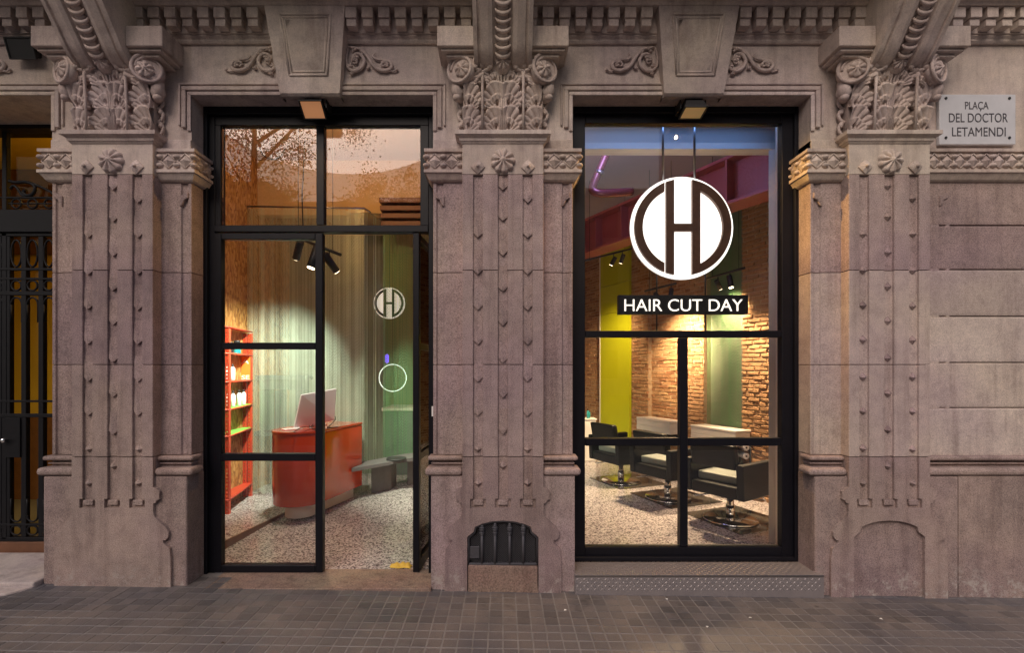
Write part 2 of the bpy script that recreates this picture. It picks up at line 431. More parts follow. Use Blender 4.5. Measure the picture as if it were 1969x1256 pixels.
def tip_mesh():      # ribbon end: strip that swells outwards to a pointed lower end
    b_ = B(); s_ = .0355
    b_.add([(-s_, 0, .16), (s_, 0, .16), (s_, -.008, .0), (0, -.020, -.036), (-s_, -.008, 0), (0, -.022, .002), (-s_, .004, -.0), (s_, .004, 0), (0, .004, -.034)],
           [(0, 1, 2, 5), (0, 5, 4), (2, 3, 5), (3, 4, 5), (4, 3, 8, 6), (3, 2, 7, 8)])
    return b_.mesh()
studm = stud_mesh(); tipm = tip_mesh()
side_y = [385, 453, 524, 592, 659, 730, 796, 869]
mid_y = [360, 421, 488, 556, 622, 693, 761, 833]
for pi_, cx in enumerate(CX):
    right_open = cx > 2
    for k in range(3):
        mat = 'granite_pale' if (pi_ == 2 and k in (1, 2)) or (pi_ == 1 and k == 2 and False) else 'granite'
        pl = [(x+cx, y) for x, y in course_poly(cx, 0)]
        o = part('stone_block', B().prism(pl, JH[k+1]+.0035, JH[k]-.0005, 'xy').mesh(.003, 1), mat)
        for gi, (gc, gw) in enumerate(GR):
            for yy in (mid_y if gi == 1 else side_y):
                h = Hf(yy)+.02
                if JH[k+1]-.02 < h < JH[k]-.02 and not (yy == 385 and gi == 0):
                    _st = ob('diamond_stud', tipm if (yy < 860 and pi_ < 2) else studm, mat, o, (cx+gc+random.uniform(-.001, .001), .0205, h+random.uniform(-.004, .004)), (0, random.uniform(-.05, .05), 0)); _st.scale = (1, random.uniform(.75, 1.1), random.uniform(.92, 1.06))
    # core behind the joints
    part('pier_core', B().prism([(cx-HW+.01, .44), (cx-HW+.01, Y1+.022), (cx-PW+.01, Y1+.022), (cx-PW+.01, .031), (cx+PW-.01, .031), (cx+PW-.01, Y1+.022), (cx+HW-.01, Y1+.022), (cx+HW-.01, .44)], .60, 3.05, 'xy').mesh(), 'sill_stone')
    # plain frieze block over the grooves
    o = part('frieze_block', B().prism([(cx-PW, .44), (cx-PW, 0), (cx+PW, 0), (cx+PW, .44)], JH[0]+.001, 3.29, 'xy').mesh(.003, 1), 'render_pale')
    # rosette of nine petals and two small diamond flowers
    def ros_mesh(R, n, dep, pw=.35):
        NR = 9; NT = 72; rows_ = []
        for i in range(NR+1):
            r = i/NR; row = []
            for j in range(NT):
                th = 2*PI*j/NT; lob = abs(math.cos(n*th/2))
                ro = R*(1-.14*(1-lob)**1.2)
                hgt = dep*((1-r**2*.55)*(.45+.55*lob**.7)) if r > .26 else dep*(.95-.9*abs(r-.26)*1.2)
                if r < .22: hgt = dep*(.75+.45*math.cos(r/.22*PI/2))
                if r > .98: hgt = 0
                row.append((ro*min(r/.96, 1)*math.cos(th), -hgt, ro*min(r/.96, 1)*math.sin(th)))
            rows_.append(row)
        return B().grid(rows_, True, False, True).mesh()
    if pi_ == 0:
        rosm = ros_mesh(.093, 9, .045)
        dm = B(); q = .052
        for a_ in range(4):
            th = a_*PI/2
            c_, s_ = math.cos(th), math.sin(th)
            dm.add([(0, -.034, 0), (q*c_, -.006, q*s_), (q*.52*(c_-s_), -.014, q*.52*(c_+s_)), (-q*s_, -.006, q*c_), (q*c_, .01, q*s_), (-q*s_, .01, q*c_), (q*.52*(c_-s_), .01, q*.52*(c_+s_))],
                   [(0, 1, 2), (0, 2, 3), (1, 4, 6, 2), (2, 6, 5, 3)])
        dm.ball((0, -.030, 0), .013); diam = dm.mesh()
    ob('rosette', rosm, 'carved', o, (cx, -.001, Hf(310)))
    for s_ in (-1, 1): ob('diamond_flower', diam, 'carved', o, (cx+s_*.183, -.001, Hf(321)), (0, 0, 0))
    # necking mould above the frieze
    pr = [(.1, 3.285), (-.006, 3.285), (-.012, 3.295), (-.020, 3.30), (-.022, 3.318), (-.045, 3.332), (-.05, 3.335), (-.05, 3.364), (.1, 3.364)]
    def band(cx_, hw, prof, name, mat):
        """moulding round the front and both sides of a block of half width hw"""
        b_ = B(); pts = []
        for (y, z) in prof[1:-1]:
            o_ = -y
            pts.append([(cx_-hw-o_, Y1, z), (cx_-hw-o_, y, z), (cx_+hw+o_, y, z), (cx_+hw+o_, Y1, z)])
        b_.grid(pts, False)
        b_.add([pts[-1][0], pts[-1][1], pts[-1][2], pts[-1][3]], [(0, 1, 2, 3)]); b_.add(pts[0], [(0, 3, 2, 1)])
        return part(name, b_.mesh(), mat)
    band(cx, PW, pr, 'necking_moulding', 'render_pale')
    # corner stops at the head of the strip panels
    for s_ in (-1, 1):
        part('panel_stop', B().prism([(cx+s_*.44, 2.93), (cx+s_*.505, 2.96), (cx+s_*.505, 2.915), (cx+s_*.475, 2.90), (cx+s_*.46, 2.86), (cx+s_*.44, 2.85)], Y1-.012, Y1+.02).mesh(.004, 1), 'granite')

# base of each pier
def mir(pts, cx):
    return [(cx+x, z) for x, z in pts]+[(cx-x, z) for x, z in reversed(pts)]
for pi_, cx in enumerate(CX):
    x1 = HW+.006
    zb = -.18
    if pi_ == 1:
        hw_ = .2635; hole = [(-hw_, .165), (-hw_, Hf(1033)), (-.245, Hf(1029)), (-.216, Hf(1023)), (-.206, Hf(1013)), (-.15, Hf(1007)), (-.09, Hf(1003)), (0, Hf(1001))]
        ho_ = hole+[(-x, z) for x, z in reversed(hole[:-1])]
        part('pier_base', B().prism([(-x1, zb), (-hw_, zb)]+ho_+[(hw_, zb), (x1, zb), (x1, .835), (-x1, .835)], .025, .45).mesh(), 'granite')
    else:
        part('pier_base', B().prism([(cx-x1, .45), (cx-x1, .025), (cx+x1, .025), (cx+x1, .45)], zb, .835, 'xy').mesh(.012, 2), 'granite')
    part('stone_block', B().prism([(cx-HW, .45), (cx-HW, Y1), (cx+HW, Y1), (cx+HW, .45)], .836, .9785, 'xy').mesh(.003, 1), 'granite')
    # raised vase-shaped plate with groove feet
    R = [(PW, .978), (PW, Hf(938)), (.325, Hf(940)), (.347, Hf(946)), (.343, Hf(954)), (.346, Hf(961)), (.325, Hf(963)), (.318, Hf(968)), (.300, Hf(969)), (.300, Hf(985)),
         (.312, Hf(996)), (.345, Hf(1004)), (.390, Hf(1014)), (.413, Hf(1024)), (.410, Hf(1034)), (.390, Hf(1040)), (.372, Hf(1040)), (.376, Hf(1046)), (.420, Hf(1056)), (.428, Hf(1075)), (.43, zb)]
    right = R[:]
    if pi_:     # arched recess cut into the plate
        A = [(.262, zb), (.262, Hf(1034)), (.245, Hf(1030)), (.215, Hf(1024)), (.205, Hf(1014))]
        A += [(.15, Hf(1008)), (.09, Hf(1004)), (0, Hf(1002))]
        right += A
    outline = [(cx+x, z) for x, z in right]+[(cx-x, z) for x, z in reversed(right)]
    # slots from the top edge (walk left to right along the top)
    gf = Hf(960); gb = Hf(978); top = []
    for gc, gw in GR:
        top += [(cx+gc-gw, .978), (cx+gc-gw, gf), (cx+gc-.058, gf), (cx+gc-.058, gb), (cx+gc+.058, gb), (cx+gc+.058, gf), (cx+gc+gw, gf), (cx+gc+gw, .978)]
    outline += top
    pm = B().prism(outline, 0.0, .0255)
    pl = part('pier_plate', pm.mesh(), 'granite')
    b3 = B().prism([(cx-PW+.003, .978), (cx+PW-.003, .978), (cx+PW-.003, .5), (cx-PW+.003, .5)], .0215, .10)
    part('groove_back', b3.mesh(), 'granite')
    for gi, (gc, gw) in enumerate(GR):
        ob('groove_foot', bx(-.036, .036, -.016, .004, -.019, .019, .004, 1), 'granite', pl, (cx+gc, .0195, Hf(968)))
        ys = [935] if gi != 1 else [902]
        for yy in ys: ob('diamond_stud', studm, 'granite', pl, (cx+gc, .0205, Hf(yy)+.02))
    # torus mouldings either side
    for s_ in ((-1, 1) if cx < 2 else (-1,)):
        for (z0, z1, out, xo, rr) in ((.945, .979, .048, .035, .015), (.915, .928, .022, .012, .005), (.838, .897, .082, .052, .026)):
            a, c_ = cx+s_*(PW-.001), cx+s_*(HW+xo)
            part('plinth_moulding', bx(min(a, c_), max(a, c_), Y1-out, .17, z0, z1, rr, 3), 'granite')
# arched recess back of the right pier, sill of the vent
part('recess_panel', bx(CX[2]-.27, CX[2]+.27, .0255, .06, -.15, .57), 'granite')
part('vent_sill', B().prism([(-.256, -.1), (-.256, .185), (.256, .175), (.256, .05), (.262, .0), (.27, -.1)], -.004, .05).mesh(.008, 2), 'sill_stone')

# imposts: carved band with diamonds and beads
dmesh = B().add([(0, 0, .045), (.045, 0, 0), (0, 0, -.045), (-.045, 0, 0), (0, -.024, 0)], [(0, 1, 4), (1, 2, 4), (2, 3, 4), (3, 0, 4)]).mesh()
rimm = B(); q = .056
for i in range(4):
    th = i*PI/2; a = Vector((math.cos(th)*q, -.003, math.sin(th)*q)); c_ = Vector((math.cos(th+PI/2)*q, -.003, math.sin(th+PI/2)*q)); rimm.tube([a, c_], .0045, 5)
rimm = rimm.mesh()
beadm = B().ball((0, 0, 0), .026, .026, .0175, 10, 8).mesh()
def carve_band(parent, p0, direction, length, zc_, normal_rot, n):
    """diamonds and beads from p0 along direction (unit xy)"""
    pitch = length/n
    for i in range(n):
        c_ = p0+direction*(pitch*(i+.5))
        ob('diamond_carving', dmesh, 'carved', parent, (c_.x, c_.y, zc_), (0, 0, normal_rot))
        ob('diamond_rim', rimm, 'carved', parent, (c_.x, c_.y, zc_), (0, 0, normal_rot))
    for i in range(n+1):
        c_ = p0+direction*(pitch*i)
        for dz in (-.032, .032): ob('bead', beadm, 'carved', parent, (c_.x, c_.y, zc_+dz), (0, 0, normal_rot))
IZ0, IZ1 = 3.115, 3.238; IZ = (IZ0+IZ1)/2
def impost(xa, xb, end, n, wrap=True):
    """from xa (at the pilaster) to xb, end=+1 when the free end points right"""
    b_ = B(); yf = .035
    prof = [(Y1+.02, 3.030), (yf+.040, 3.036), (yf+.028, 3.046), (yf+.016, 3.066), (yf+.004, 3.084), (yf-.006, 3.088), (yf-.006, 3.110), (yf+.014, 3.114), (yf+.014, 3.239), (yf-.004, 3.243), (yf-.004, 3.266), (yf+.01, 3.270), (Y1+.02, 3.285)]
    rows_ = []
    for (y, z) in prof:
        o_ = yf-y
        if end: rows_.append([(xa, y, z), (xb+end*o_, y, z), (xb+end*o_, .33, z)])
        else: rows_.append([(xa, y, z), (xb, y, z)])
    b_.grid(rows_, False)
    me = b_.mesh()
    o = part('impost', me, 'carved')
    if n:
        d_ = Vector((1, 0, 0)) if xb > xa else Vector((-1, 0, 0))
        L = abs(xb-xa)-.03
        carve_band(o, Vector((xa, yf+.012, 0))+d_*.02, d_, L, IZ, 0, n)
    if end:
        carve_band(o, Vector((xb-end*.012, yf+.045, 0)), Vector((0, 1, 0)), .19, IZ, end*PI/2, 2)
    return o
for cx in CX:
    for s_ in (-1, 1):
        if cx > 2 and s_ > 0: impost(cx+PW, 5.3, 0, 22)
        else: impost(cx+s_*PW, cx+s_*(HW+.055), s_, 2)
        x0, x1 = sorted((cx+s_*(PW+.0), cx+s_*(HW+.0)))
        if not (cx > 2 and s_ > 0):
            part('impost_block', bx(x0, x1, Y1-.012, .44, 3.272, 3.352, .003, 1), 'render_pale')

# wall over and beside the openings
def spandrel(xa, xb, mat='render_pale'):
    return part('wall_panel', bx(xa, xb, Y1, .5, TOPO, 4.34), mat)
OP = [(-2.345, -.525), (.525, 2.315)]
spandrel(-2.345, -.525); spandrel(.525, 2.315); spandrel(-6.5, -3.395)
for cx in CX: part('wall_panel', bx(cx-HW, cx+(HW if cx < 2 else 2.6), Y1+.001, .5, 3.352 if cx < 2 else 3.27, 4.34), 'render_pale')
# stepped architrave round each opening
def architrave(xa, xb, lo=3.353, sl=True, sr=True):
    for (o0, o1, yy) in ((.0, .028, Y1-.012), (.034, .066, Y1-.020), (.078, .094, Y1-.014)):
        b_ = B()
        if sl: b_.box(xa-o1, xa-o0, yy, Y1+.01, lo+.05+(o1*.6), TOPO+o0+.0015)
        if sr: b_.box(xb+o0, xb+o1, yy, Y1+.01, lo+.05+(o1*.6), TOPO+o0+.0015)
        b_.box(xa-(o1 if sl else 0), xb+(o1 if sr else 0), yy-.0006, Y1+.01, TOPO+o0+.001, TOPO+o1)
        part('architrave', b_.mesh(.003, 1), 'render_pale')
for xa, xb in OP: architrave(xa, xb)
architrave(-6.3, -3.395, sl=False)
# reveal soffit and black box over the frame are parts of the opening
# side walls left of the entrance, right of the third pier: coursed blocks
ys = [345, 430, 516, 607, 697, 785, 880]
xr0 = CX[2]+PW
part('wall_core', bx(xr0, 5.3, Y1+.022, .5, -.2, 3.27), 'sill_stone')
for k in range(6):
    top_, bot = Hf(ys[k])*1.0, Hf(ys[k+1])
    top_ = EYE+(HY-ys[k])/258.; bot = EYE+(HY-ys[k+1])/258.
    if k == 0: top_ = 3.05
    xs_ = [xr0+.002, 5.3] 
    mat = 'granite' if k < 2 else 'granite_pale'
    b_ = B().prism([(Y1+.10, bot+.003), (Y1, bot+.003), (Y1-.002, bot+.02), (Y1-.002, top_-.014), (Y1+.016, top_-.001), (Y1+.10, top_-.001)], xs_[0]+(.035 if k else 0), xs_[1], 'yz')
    part('stone_block', b_.mesh(.002, 1), mat)
    if k: part('stone_block', bx(xr0+.001, xr0+.034, Y1-.001, Y1+.09, bot+.0015, top_-.001, .002, 1), mat)
part('wall_base', bx(xr0+.234, 5.3, .0252, .5, -.25, .835, .002, 1), 'granite')
part('stone_block', bx(xr0+.2285, 5.3, Y1+.001, .4, .836, .9785, .003, 1), 'granite')
for (z0, z1, out, xo, rr) in ((.945, .979, .048, .035, .015), (.915, .928, .022, .012, .005), (.838, .897, .082, .052, .026)):
    part('plinth_moulding', bx(xr0-.001, 5.3, Y1-out, .17, z0-.0005, z1-.0005, rr, 3), 'granite')

# keystones
def keystone(cx):
    b_ = B(); n = 8
    hb, ht = 3.665, 4.33; wb, wt = .224, .30
    def yf(t_): return .035-.10*t_
    rows_ = []
    prof = [(.09, -.0), (.078, -.012), (.055, -.010), (.038, .004)]
    L = []
    for (yy, dz) in prof: L.append((yy, hb+dz+.01, wb-.004))
    for i in range(n+1):
        t_ = i/n; L.append((yf(t_), hb+.03+(ht-hb-.03)*t_, lerp(wb, wt, t_)))
    rows_ = [[(cx-w_, Y1+.05, z), (cx-w_, y, z), (cx+w_, y, z), (cx+w_, Y1+.05, z)] for (y, z, w_) in L]
    b_.grid(rows_, False)
    k = part('keystone', b_.mesh(), 'render_pale')
    # raised frame and cushion
    z0, z1 = 3.80, 4.205
    def pt(u, z, out):
        t_ = (z-hb-.03)/(ht-hb-.03); return (cx+u, yf(t_)-out, z)
    def ring(w0, w1, zz0, zz1, r):
        f_ = B(); c4 = [pt(-w0, zz0, 0), pt(w0, zz0, 0), pt(w1, zz1, 0), pt(-w1, zz1, 0)]
        for i in range(4): f_.tube([c4[i], c4[(i+1) % 4]], r, 6)
        return f_.mesh()
    ob('panel_frame', ring(.140, .185, z0, z1, .009), 'render_pale', k)
    ob('panel_frame', ring(.120, .163, z0+.022, z1-.022, .0055), 'render_pale', k)
    f_ = B(); a0, a1 = .107, .147; N = 6
    f_.grid([[pt(u*lerp(a0, a1, v/N), lerp(z0+.035, z1-.035, v/N), .013*(1-abs(u)**6)*(1-abs(2*v/N-1)**6)) for u in [x/4-1 for x in range(9)]] for v in range(N+1)], True)
    ob('panel_field', f_.mesh(), 'render_pale', k)
for xa, xb in OP: keystone((xa+xb)/2)

# scroll foliage beside each keystone
def leaf_lump(b_, c, r, ang, k=3):
    """small lobed leaf"""
    c = Vector(c)
    for i in range(k):
        a = ang+(i-(k-1)/2)*.75
        d_ = Vector((math.cos(a), 0, math.sin(a)))
        b_.ball(c+d_*r*.62+Vector((0, -.006, 0)), r*.40, .014, r*.30, 7, 5)
    b_.ball(c, r*.42, .017, r*.42, 7, 5)
def rinceau():
    b_ = B()
    # x grows away from the keystone
    s1 = cr_path([(.012, -.012, .17), (.0, -.016, .10), (.012, -.018, .03), (.06, -.02, .0), (.11, -.02, .022), (.135, -.02, .075), (.110, -.02, .122), (.065, -.018, .128), (.042, -.016, .09), (.062, -.016, .06), (.085, -.018, .072)], 6)
    n = len(s1); b_.tube(s1, [.006+.008*math.sin(PI*min(1, i/n*1.2)) for i in range(n)], 7)
    s2 = cr_path([(.02, -.014, .185), (.06, -.018, .178), (.12, -.02, .155), (.165, -.02, .10), (.20, -.02, .045), (.25, -.02, .010), (.31, -.018, .008), (.34, -.016, .04), (.325, -.016, .072), (.285, -.016, .078), (.262, -.014, .055), (.28, -.014, .038)], 6)
    n = len(s2); b_.tube(s2, [.007+.007*math.sin(PI*i/n) for i in range(n)], 7)
    s3 = cr_path([(.305, -.012, .082), (.27, -.018, .088), (.225, -.018, .092), (.20, -.018, .115), (.215, -.016, .14)], 5)
    b_.tube(s3, [.011-.006*i/len(s3) for i in range(len(s3))], 7)
    s4 = cr_path([(.31, -.014, .01), (.355, -.014, .002), (.375, -.014, .016)], 5); b_.tube(s4, [.006, .006, .006, .006, .006, .006, .006, .006, .006, .006, .006][:len(s4)], 6); b_.ball((.378, -.014, .016), .012)
    leaf_lump(b_, (.075, -.014, .085), .036, 2.2, 4); leaf_lump(b_, (.05, -.012, .155), .030, 1.2); leaf_lump(b_, (.03, -.012, .055), .030, -1.9)
    leaf_lump(b_, (.292, -.012, .048), .030, .6, 4); leaf_lump(b_, (.16, -.010, .035), .022, -1.3); leaf_lump(b_, (.04, -.012, -.008), .022, -1.6); leaf_lump(b_, (.11, -.012, .13), .028, .8)
    return b_
rb = rinceau(); rR = rb.mesh()
rb2 = rinceau()
for v in rb2.v: v.x = -v.x
rLm = rb2.mesh()
for xa, xb in OP:
    kc = (xa+xb)/2
    o = part('scroll_carving', rR, 'carved'); o.location = (kc+.262, Y1, 3.862)
    o = part('scroll_carving', rLm, 'carved'); o.location = (kc-.262, Y1, 3.862)
o = part('scroll_carving', rLm if False else rR, 'carved'); o.location = (-4.05-.03, Y1, 3.862)

# cornice: bed mould, dentils, soffit, balcony slab
part('bed_moulding', B().prism([(Y1+.01, 4.070), (Y1-.02, 4.070), (Y1-.03, 4.082), (Y1-.03, 4.095), (Y1-.045, 4.11), (Y1-.045, 4.122), (Y1+.01, 4.122)], -6.5, 5.3, 'yz').mesh(), 'render_pale')
part('dentil_band', bx(-6.5, 5.3, .035, Y1+.01, 4.122, 4.262), 'render_pale')
dent = B().box(-.041, .041, -.045, .034, 4.185, 4.262).box(-.036, .036, -.030, .034, 4.132, 4.1845).mesh(.002, 1)
x = -4.45
while x < 4.6:
    if min(abs(x-c_) for c_ in CX) > .17 and min(abs(x-(a+b)/2) for a, b in OP) > .33:
        o = part('dentil', dent, 'render_pale'); o.location = (x, 0, 0)
    x += .1195
part('cornice', B().prism([(Y1, 4.263), (-.06, 4.263), (-.075, 4.28), (-.10, 4.285), (-.12, 4.33), (-.12, 4.36), (Y1, 4.36)], -6.5, 5.3, 'yz').mesh(), 'render_pale')
part('upper_wall', bx(-6.5, 5.3, 0, .5, 4.361, 7.5), 'render_pale')
part('balcony_slab', bx(-6.5, 3.12, -.80, -.001, 4.62, 4.82, .02, 2), 'render_pale')
part('balcony_soffit', bx(-6.5, 3.06, -.62, -.001, 4.50, 4.6195, .02, 2), 'render_pale')

# corbel blocks and scrolled corbels
def corbel_meshes():
    path = cr_path([(0, .06, 3.795), (0, -.02, 3.80), (0, -.09, 3.815), (0, -.16, 3.862), (0, -.225, 3.945), (0, -.29, 4.025), (0, -.345, 4.095), (0, -.395, 4.18), (0, -.44, 4.29), (0, -.52, 4.42), (0, -.60, 4.50)], 5)
    prof = [(-.205, -.025), (-.205, 0), (-.178, .004), (-.172, -.010), (-.160, -.010), (-.154, .002), (-.100, .010), (-.072, .004), (-.066, -.018), (-.035, -.024), (0, -.026), (.035, -.024), (.066, -.018), (.072, .004), (.100, .010), (.154, .002), (.160, -.010), (.172, -.010), (.178, .004), (.205, 0), (.205, -.025)]
    rows_ = []
    for i, p_ in enumerate(path):
        t_ = (path[min(i+1, len(path)-1)]-path[max(i-1, 0)]).normalized()
        nrm = Vector((0, -t_.z, t_.y)); nrm = -nrm if nrm.z > 0 else nrm      # outward: down/front
        row = [p_+Vector((x, 0, 0))+nrm*d_ for x, d_ in prof]
        back = [Vector((-.205, .09, p_.z+.03+(p_.y < .05)*.0)), ]
        row = [Vector((-.205, .09, max(p_.z, 3.80)))]+row+[Vector((.205, .09, max(p_.z, 3.80)))]
        rows_.append(row)
    b_ = B().grid(rows_, False)
    sc_ = B(); scm = []
    L = 0; pts = []
    nxt = .03
    for i in range(1, len(path)):
        seg = (path[i]-path[i-1]).length
        while L+seg > nxt:
            f_ = (nxt-L)/seg; pts.append((path[i-1].lerp(path[i], f_), (path[i]-path[i-1]).normalized())); nxt += .050
        L += seg
    return b_.mesh(), pts
cm, cpts = corbel_meshes()
sb = B()       # one overlapping scale: crescent
sb.tube([(.052*math.sin(a)*1.0, -.004-.010*math.cos(a), -.030*math.cos(a)) for a in [(-1.45+2.9*k/10) for k in range(11)]], [.0045+.010*math.cos((-1.45+2.9*k/10)) for k in range(11)], 7)
sb.ball((0, -.002, .0), .040, .012, .022)
scale_m = sb.mesh()
for cx in CX:
    k = part('corbel', cm, 'render_pale'); k.location = (cx, 0, 0)
    for p_, t_ in cpts:
        if p_.y > -.10: continue
        ang = math.atan2(-t_.y, t_.z)         # tilt so the scale lies on the curve
        ob('scale_ornament', scale_m, 'carved', k, (0, p_.y+.018*abs(t_.z), p_.z+.018*abs(t_.y)), (ang, 0, 0))
    for s_ in (-1, 1):
        a, c_ = sorted((cx+s_*.2055, cx+s_*.465))
        b_ = B().box(a, c_, -.14, Y1+.01, 3.912, 4.056)
        part('corbel_block', b_.mesh(.004, 1), 'render_pale')
        a, c_ = sorted((cx+s_*.2055, cx+s_*.440))
        part('corbel_block', bx(a, c_, -.115, Y1+.01, 3.892, 3.911, .002, 1), 'render_pale')
        a, c_ = sorted((cx+s_*.2055, cx+s_*.405))
        part('corbel_block', bx(a, c_, -.085, Y1+.01, 3.868, 3.8915, .006, 2), 'render_pale')
    part('corbel_bed', bx(cx-.43, cx+.43, .0, Y1+.01, 3.925, 4.07), 'render_pale')

# capitals
def blade(b_, base, a0, bend, L, W, lift=.03, curl=.03, ridges=5):
    """one curved acanthus finger lying against the bell, curling forward at the tip"""
    n = 9; pts = []; a = a0; p_ = Vector(base); spine = [p_.copy()]; dirs = [a]
    for i in range(n):
        p_ = p_+Vector((math.cos(a), 0, math.sin(a)))*(L/n); a += bend/n; spine.append(p_.copy()); dirs.append(a)
    rows_ = []
    for i, (q, a) in enumerate(zip(spine, dirs)):
        t_ = i/n; nx = Vector((-math.sin(a), 0, math.cos(a)))
        w_ = W*(math.sin(PI*(.12+.80*t_)))**.7*(1-.25*(i % 2))
        out = lift*math.sin(PI*.5*t_)+curl*t_**4
        drop = -curl*1.0*t_**6
        rows_.append([q+nx*(w_*s_)+Vector((0, -(.006+out+ (0.010*(1-abs(s_))-.004*(1 if abs(s_) > .9 else 0)+(.004 if abs(abs(s_)-.5) < .1 else 0)))*1.0, drop)) for s_ in (-1, -.75, -.5, -.25, 0, .25, .5, .75, 1)])
    b_.grid(rows_, True)
    rows_b = [[r[0]+Vector((0, .012+lift, 0)), r[0]] for r in rows_]; b_.grid(rows_b, False)
    rows_b = [[r[-1], r[-1]+Vector((0, .012+lift, 0))] for r in rows_]; b_.grid(rows_b, False)
    b_.ball(spine[-1]+Vector((0, -(lift+curl+.004), -curl*.8)), W*.75, W*.6, W*.65, 7, 5)
def acanthus(sgn):
    """one tier of carved leaf on one side of a stalk: ridged fan sweeping from an eye at the outer edge up to the stalk"""
    NX, NZ = 44, 64; X0, X1, Z0, Z1 = -.006, .145, -.035, .215
    def hh(x, z):
        best = 0
        for (ax, az, Lm, a0, a1, lift) in ((.112, -.01, .195, .55, 2.15, .050), (.108, -.03, .125, .30, 1.9, .030)):
            dx, dz = ax-x, az-z; dz = -dz; rho = math.hypot(dx, dz); th = math.atan2(dz, dx)
            th2 = th+rho*2.2-.25                      # fingers bend over
            if th < a0-.35 or th > a1: continue
            L_ = Lm*(.58+.42*math.sin(min(max(th/1.5, 0), 1)*PI/2))
            lob = abs(math.sin(3.1*th2)); L_ *= .80+.20*lob**.6
            if rho > L_: continue
            t_ = rho/L_; edge = min(1, (1-t_)/.10)**.5; side = min(1, (a1-th)/.22)*min(1, (th-a0+.35)/.2)
            rid = abs(math.sin(9.3*th2))
            v = (.010+lift*t_**1.6)*(.55+.45*edge) + .010*rid**.7*min(1, t_*2.5) - .010*(1-lob)**3
            best = max(best, v*max(side, .0)**.4)
        ex, ez = (x-.104)/.015, (z-.026)/.026; e = math.hypot(ex, ez)
        if e < 1: best = .002 if e < .62 else .022
        elif e < 1.5: best = max(best, .024-.010*(e-1)*2)
        return best
    H_g = [[hh(lerp(X0, X1, i/NX), lerp(Z0, Z1, j/NZ)) for j in range(NZ+1)] for i in range(NX+1)]
    vs = []; fs = []; idx = {}
    def vid(i, j):
        if (i, j) not in idx:
            idx[(i, j)] = len(vs); vs.append((sgn*lerp(X0, X1, i/NX), .010-H_g[i][j]*1.12, lerp(Z0, Z1, j/NZ)-.25*H_g[i][j]))
        return idx[(i, j)]
    for i in range(NX):
        for j in range(NZ):
            if max(H_g[i][j], H_g[i+1][j], H_g[i+1][j+1], H_g[i][j+1]) > 0:
                fs.append((vid(i, j), vid(i+1, j), vid(i+1, j+1), vid(i, j+1)))
    b_ = B(); b_.add(vs, fs, True)
    b_.ball((sgn*.022, -.034, .165), .018, .018, .016); b_.ball((sgn*.118, -.02, -.010), .013, .014, .013)
    return b_.mesh()
acR, acL = acanthus(1), acanthus(-1)
def volute_mesh():
    b_ = B(); R = .104
    b_.cyl((0, .035, 0), (0, -.020, 0), R*.97, 28, R*.93)
    sp = [(R*(1-.30*k/40)*math.cos(PI*.5+2*PI*1.25*k/40), -.022, R*(1-.30*k/40)*math.sin(PI*.5+2*PI*1.25*k/40)) for k in range(41)]
    b_.tube(sp, [.013-.004*k/40 for k in range(41)], 7)
    return b_.mesh()
vol = volute_mesh(); flow = ros_mesh(.060, 7, .034, 1); flow2 = ros_mesh(.056, 9, .036, 1)
def bell_mesh(cx=0):
    b_ = B(); L = []
    for i in range(9):
        t_ = i/8; w_ = .285+.03*t_**3+.015*t_; y = .035-.03*t_-.055*t_**4; L.append((w_, y, lerp(3.364, 3.87, t_)))
    b_.grid([[(-w_, .12, z), (-w_, y, z), (w_, y, z), (w_, .12, z)] for w_, y, z in L], False)
    b_.add([(-.33, .12, 3.87), (-.33, -.05, 3.87), (.33, -.05, 3.87), (.33, .12, 3.87)], [(0, 1, 2, 3)])
    return b_.mesh()
bellm = bell_mesh()
ribm = B()
for u in (-.020, -.007, .007, .020): ribm.tube([(u, -.0, 0), (u, -.006, .20), (u*1.5, -.02, .36), (u*2.6, -.07, .47)], .0085, 6)
ribm.box(-.03, .03, -.001, .03, 0, .42); ribm = ribm.mesh()
stalk = B().tube([(0, -.046, -.0), (0, -.056, .2), (0, -.066, .385), (0, -.062, .40)], [.009, .009, .011, .014], 8).cyl((0, -.055, .395), (0, -.055, .412), .018, 10)
stalk.ball((0, -.062, .455), .034, .03, .026); stalk.ball((0, -.07, .488), .024, .02, .018)
for s_ in (-1, 1):
    stalk.tube(cr_path([(s_*.012, -.06, .42), (s_*.05, -.07, .43), (s_*.066, -.08, .47), (s_*.05, -.085, .50)], 4), [.014, .014, .013, .013, .012, .012, .012, .011, .010, .009, .009, .008, .007], 6)
    stalk.ball((s_*.052, -.075, .44), .022, .018, .020)
stalk = stalk.mesh()
topleaf = B()
for a in (-.9, -.3, .3, .9): blade(topleaf, (0, 0, 0), PI/2+a, 0, .085, .016, .010, .02)
topleaf = topleaf.mesh()
undm = B(); undm.tube(cr_path([(0, .02, .0), (.0, -.03, .02), (0, -.045, .06), (0, -.02, .12)], 4), [.02, .028, .034, .038, .04, .042, .044, .045, .045, .045, .045, .045, .044], 10)
undm.ball((0, -.05, -.005), .032, .03, .026)
for s_ in (-1, 1): undm.ball((s_*.03, -.035, .045), .022, .02, .034)
undm = undm.mesh()
sidem = B()
for z_ in (0, .10, .2):
    sidem.tube(cr_path([(0, 0, z_), (.03, 0, z_+.02), (.045, 0, z_+.06), (.02, 0, z_+.10), (0.02, 0, z_+.07)], 4), [.012]*17, 6); sidem.ball((.03, 0, z_+.075), .02)
sidem = sidem.mesh()
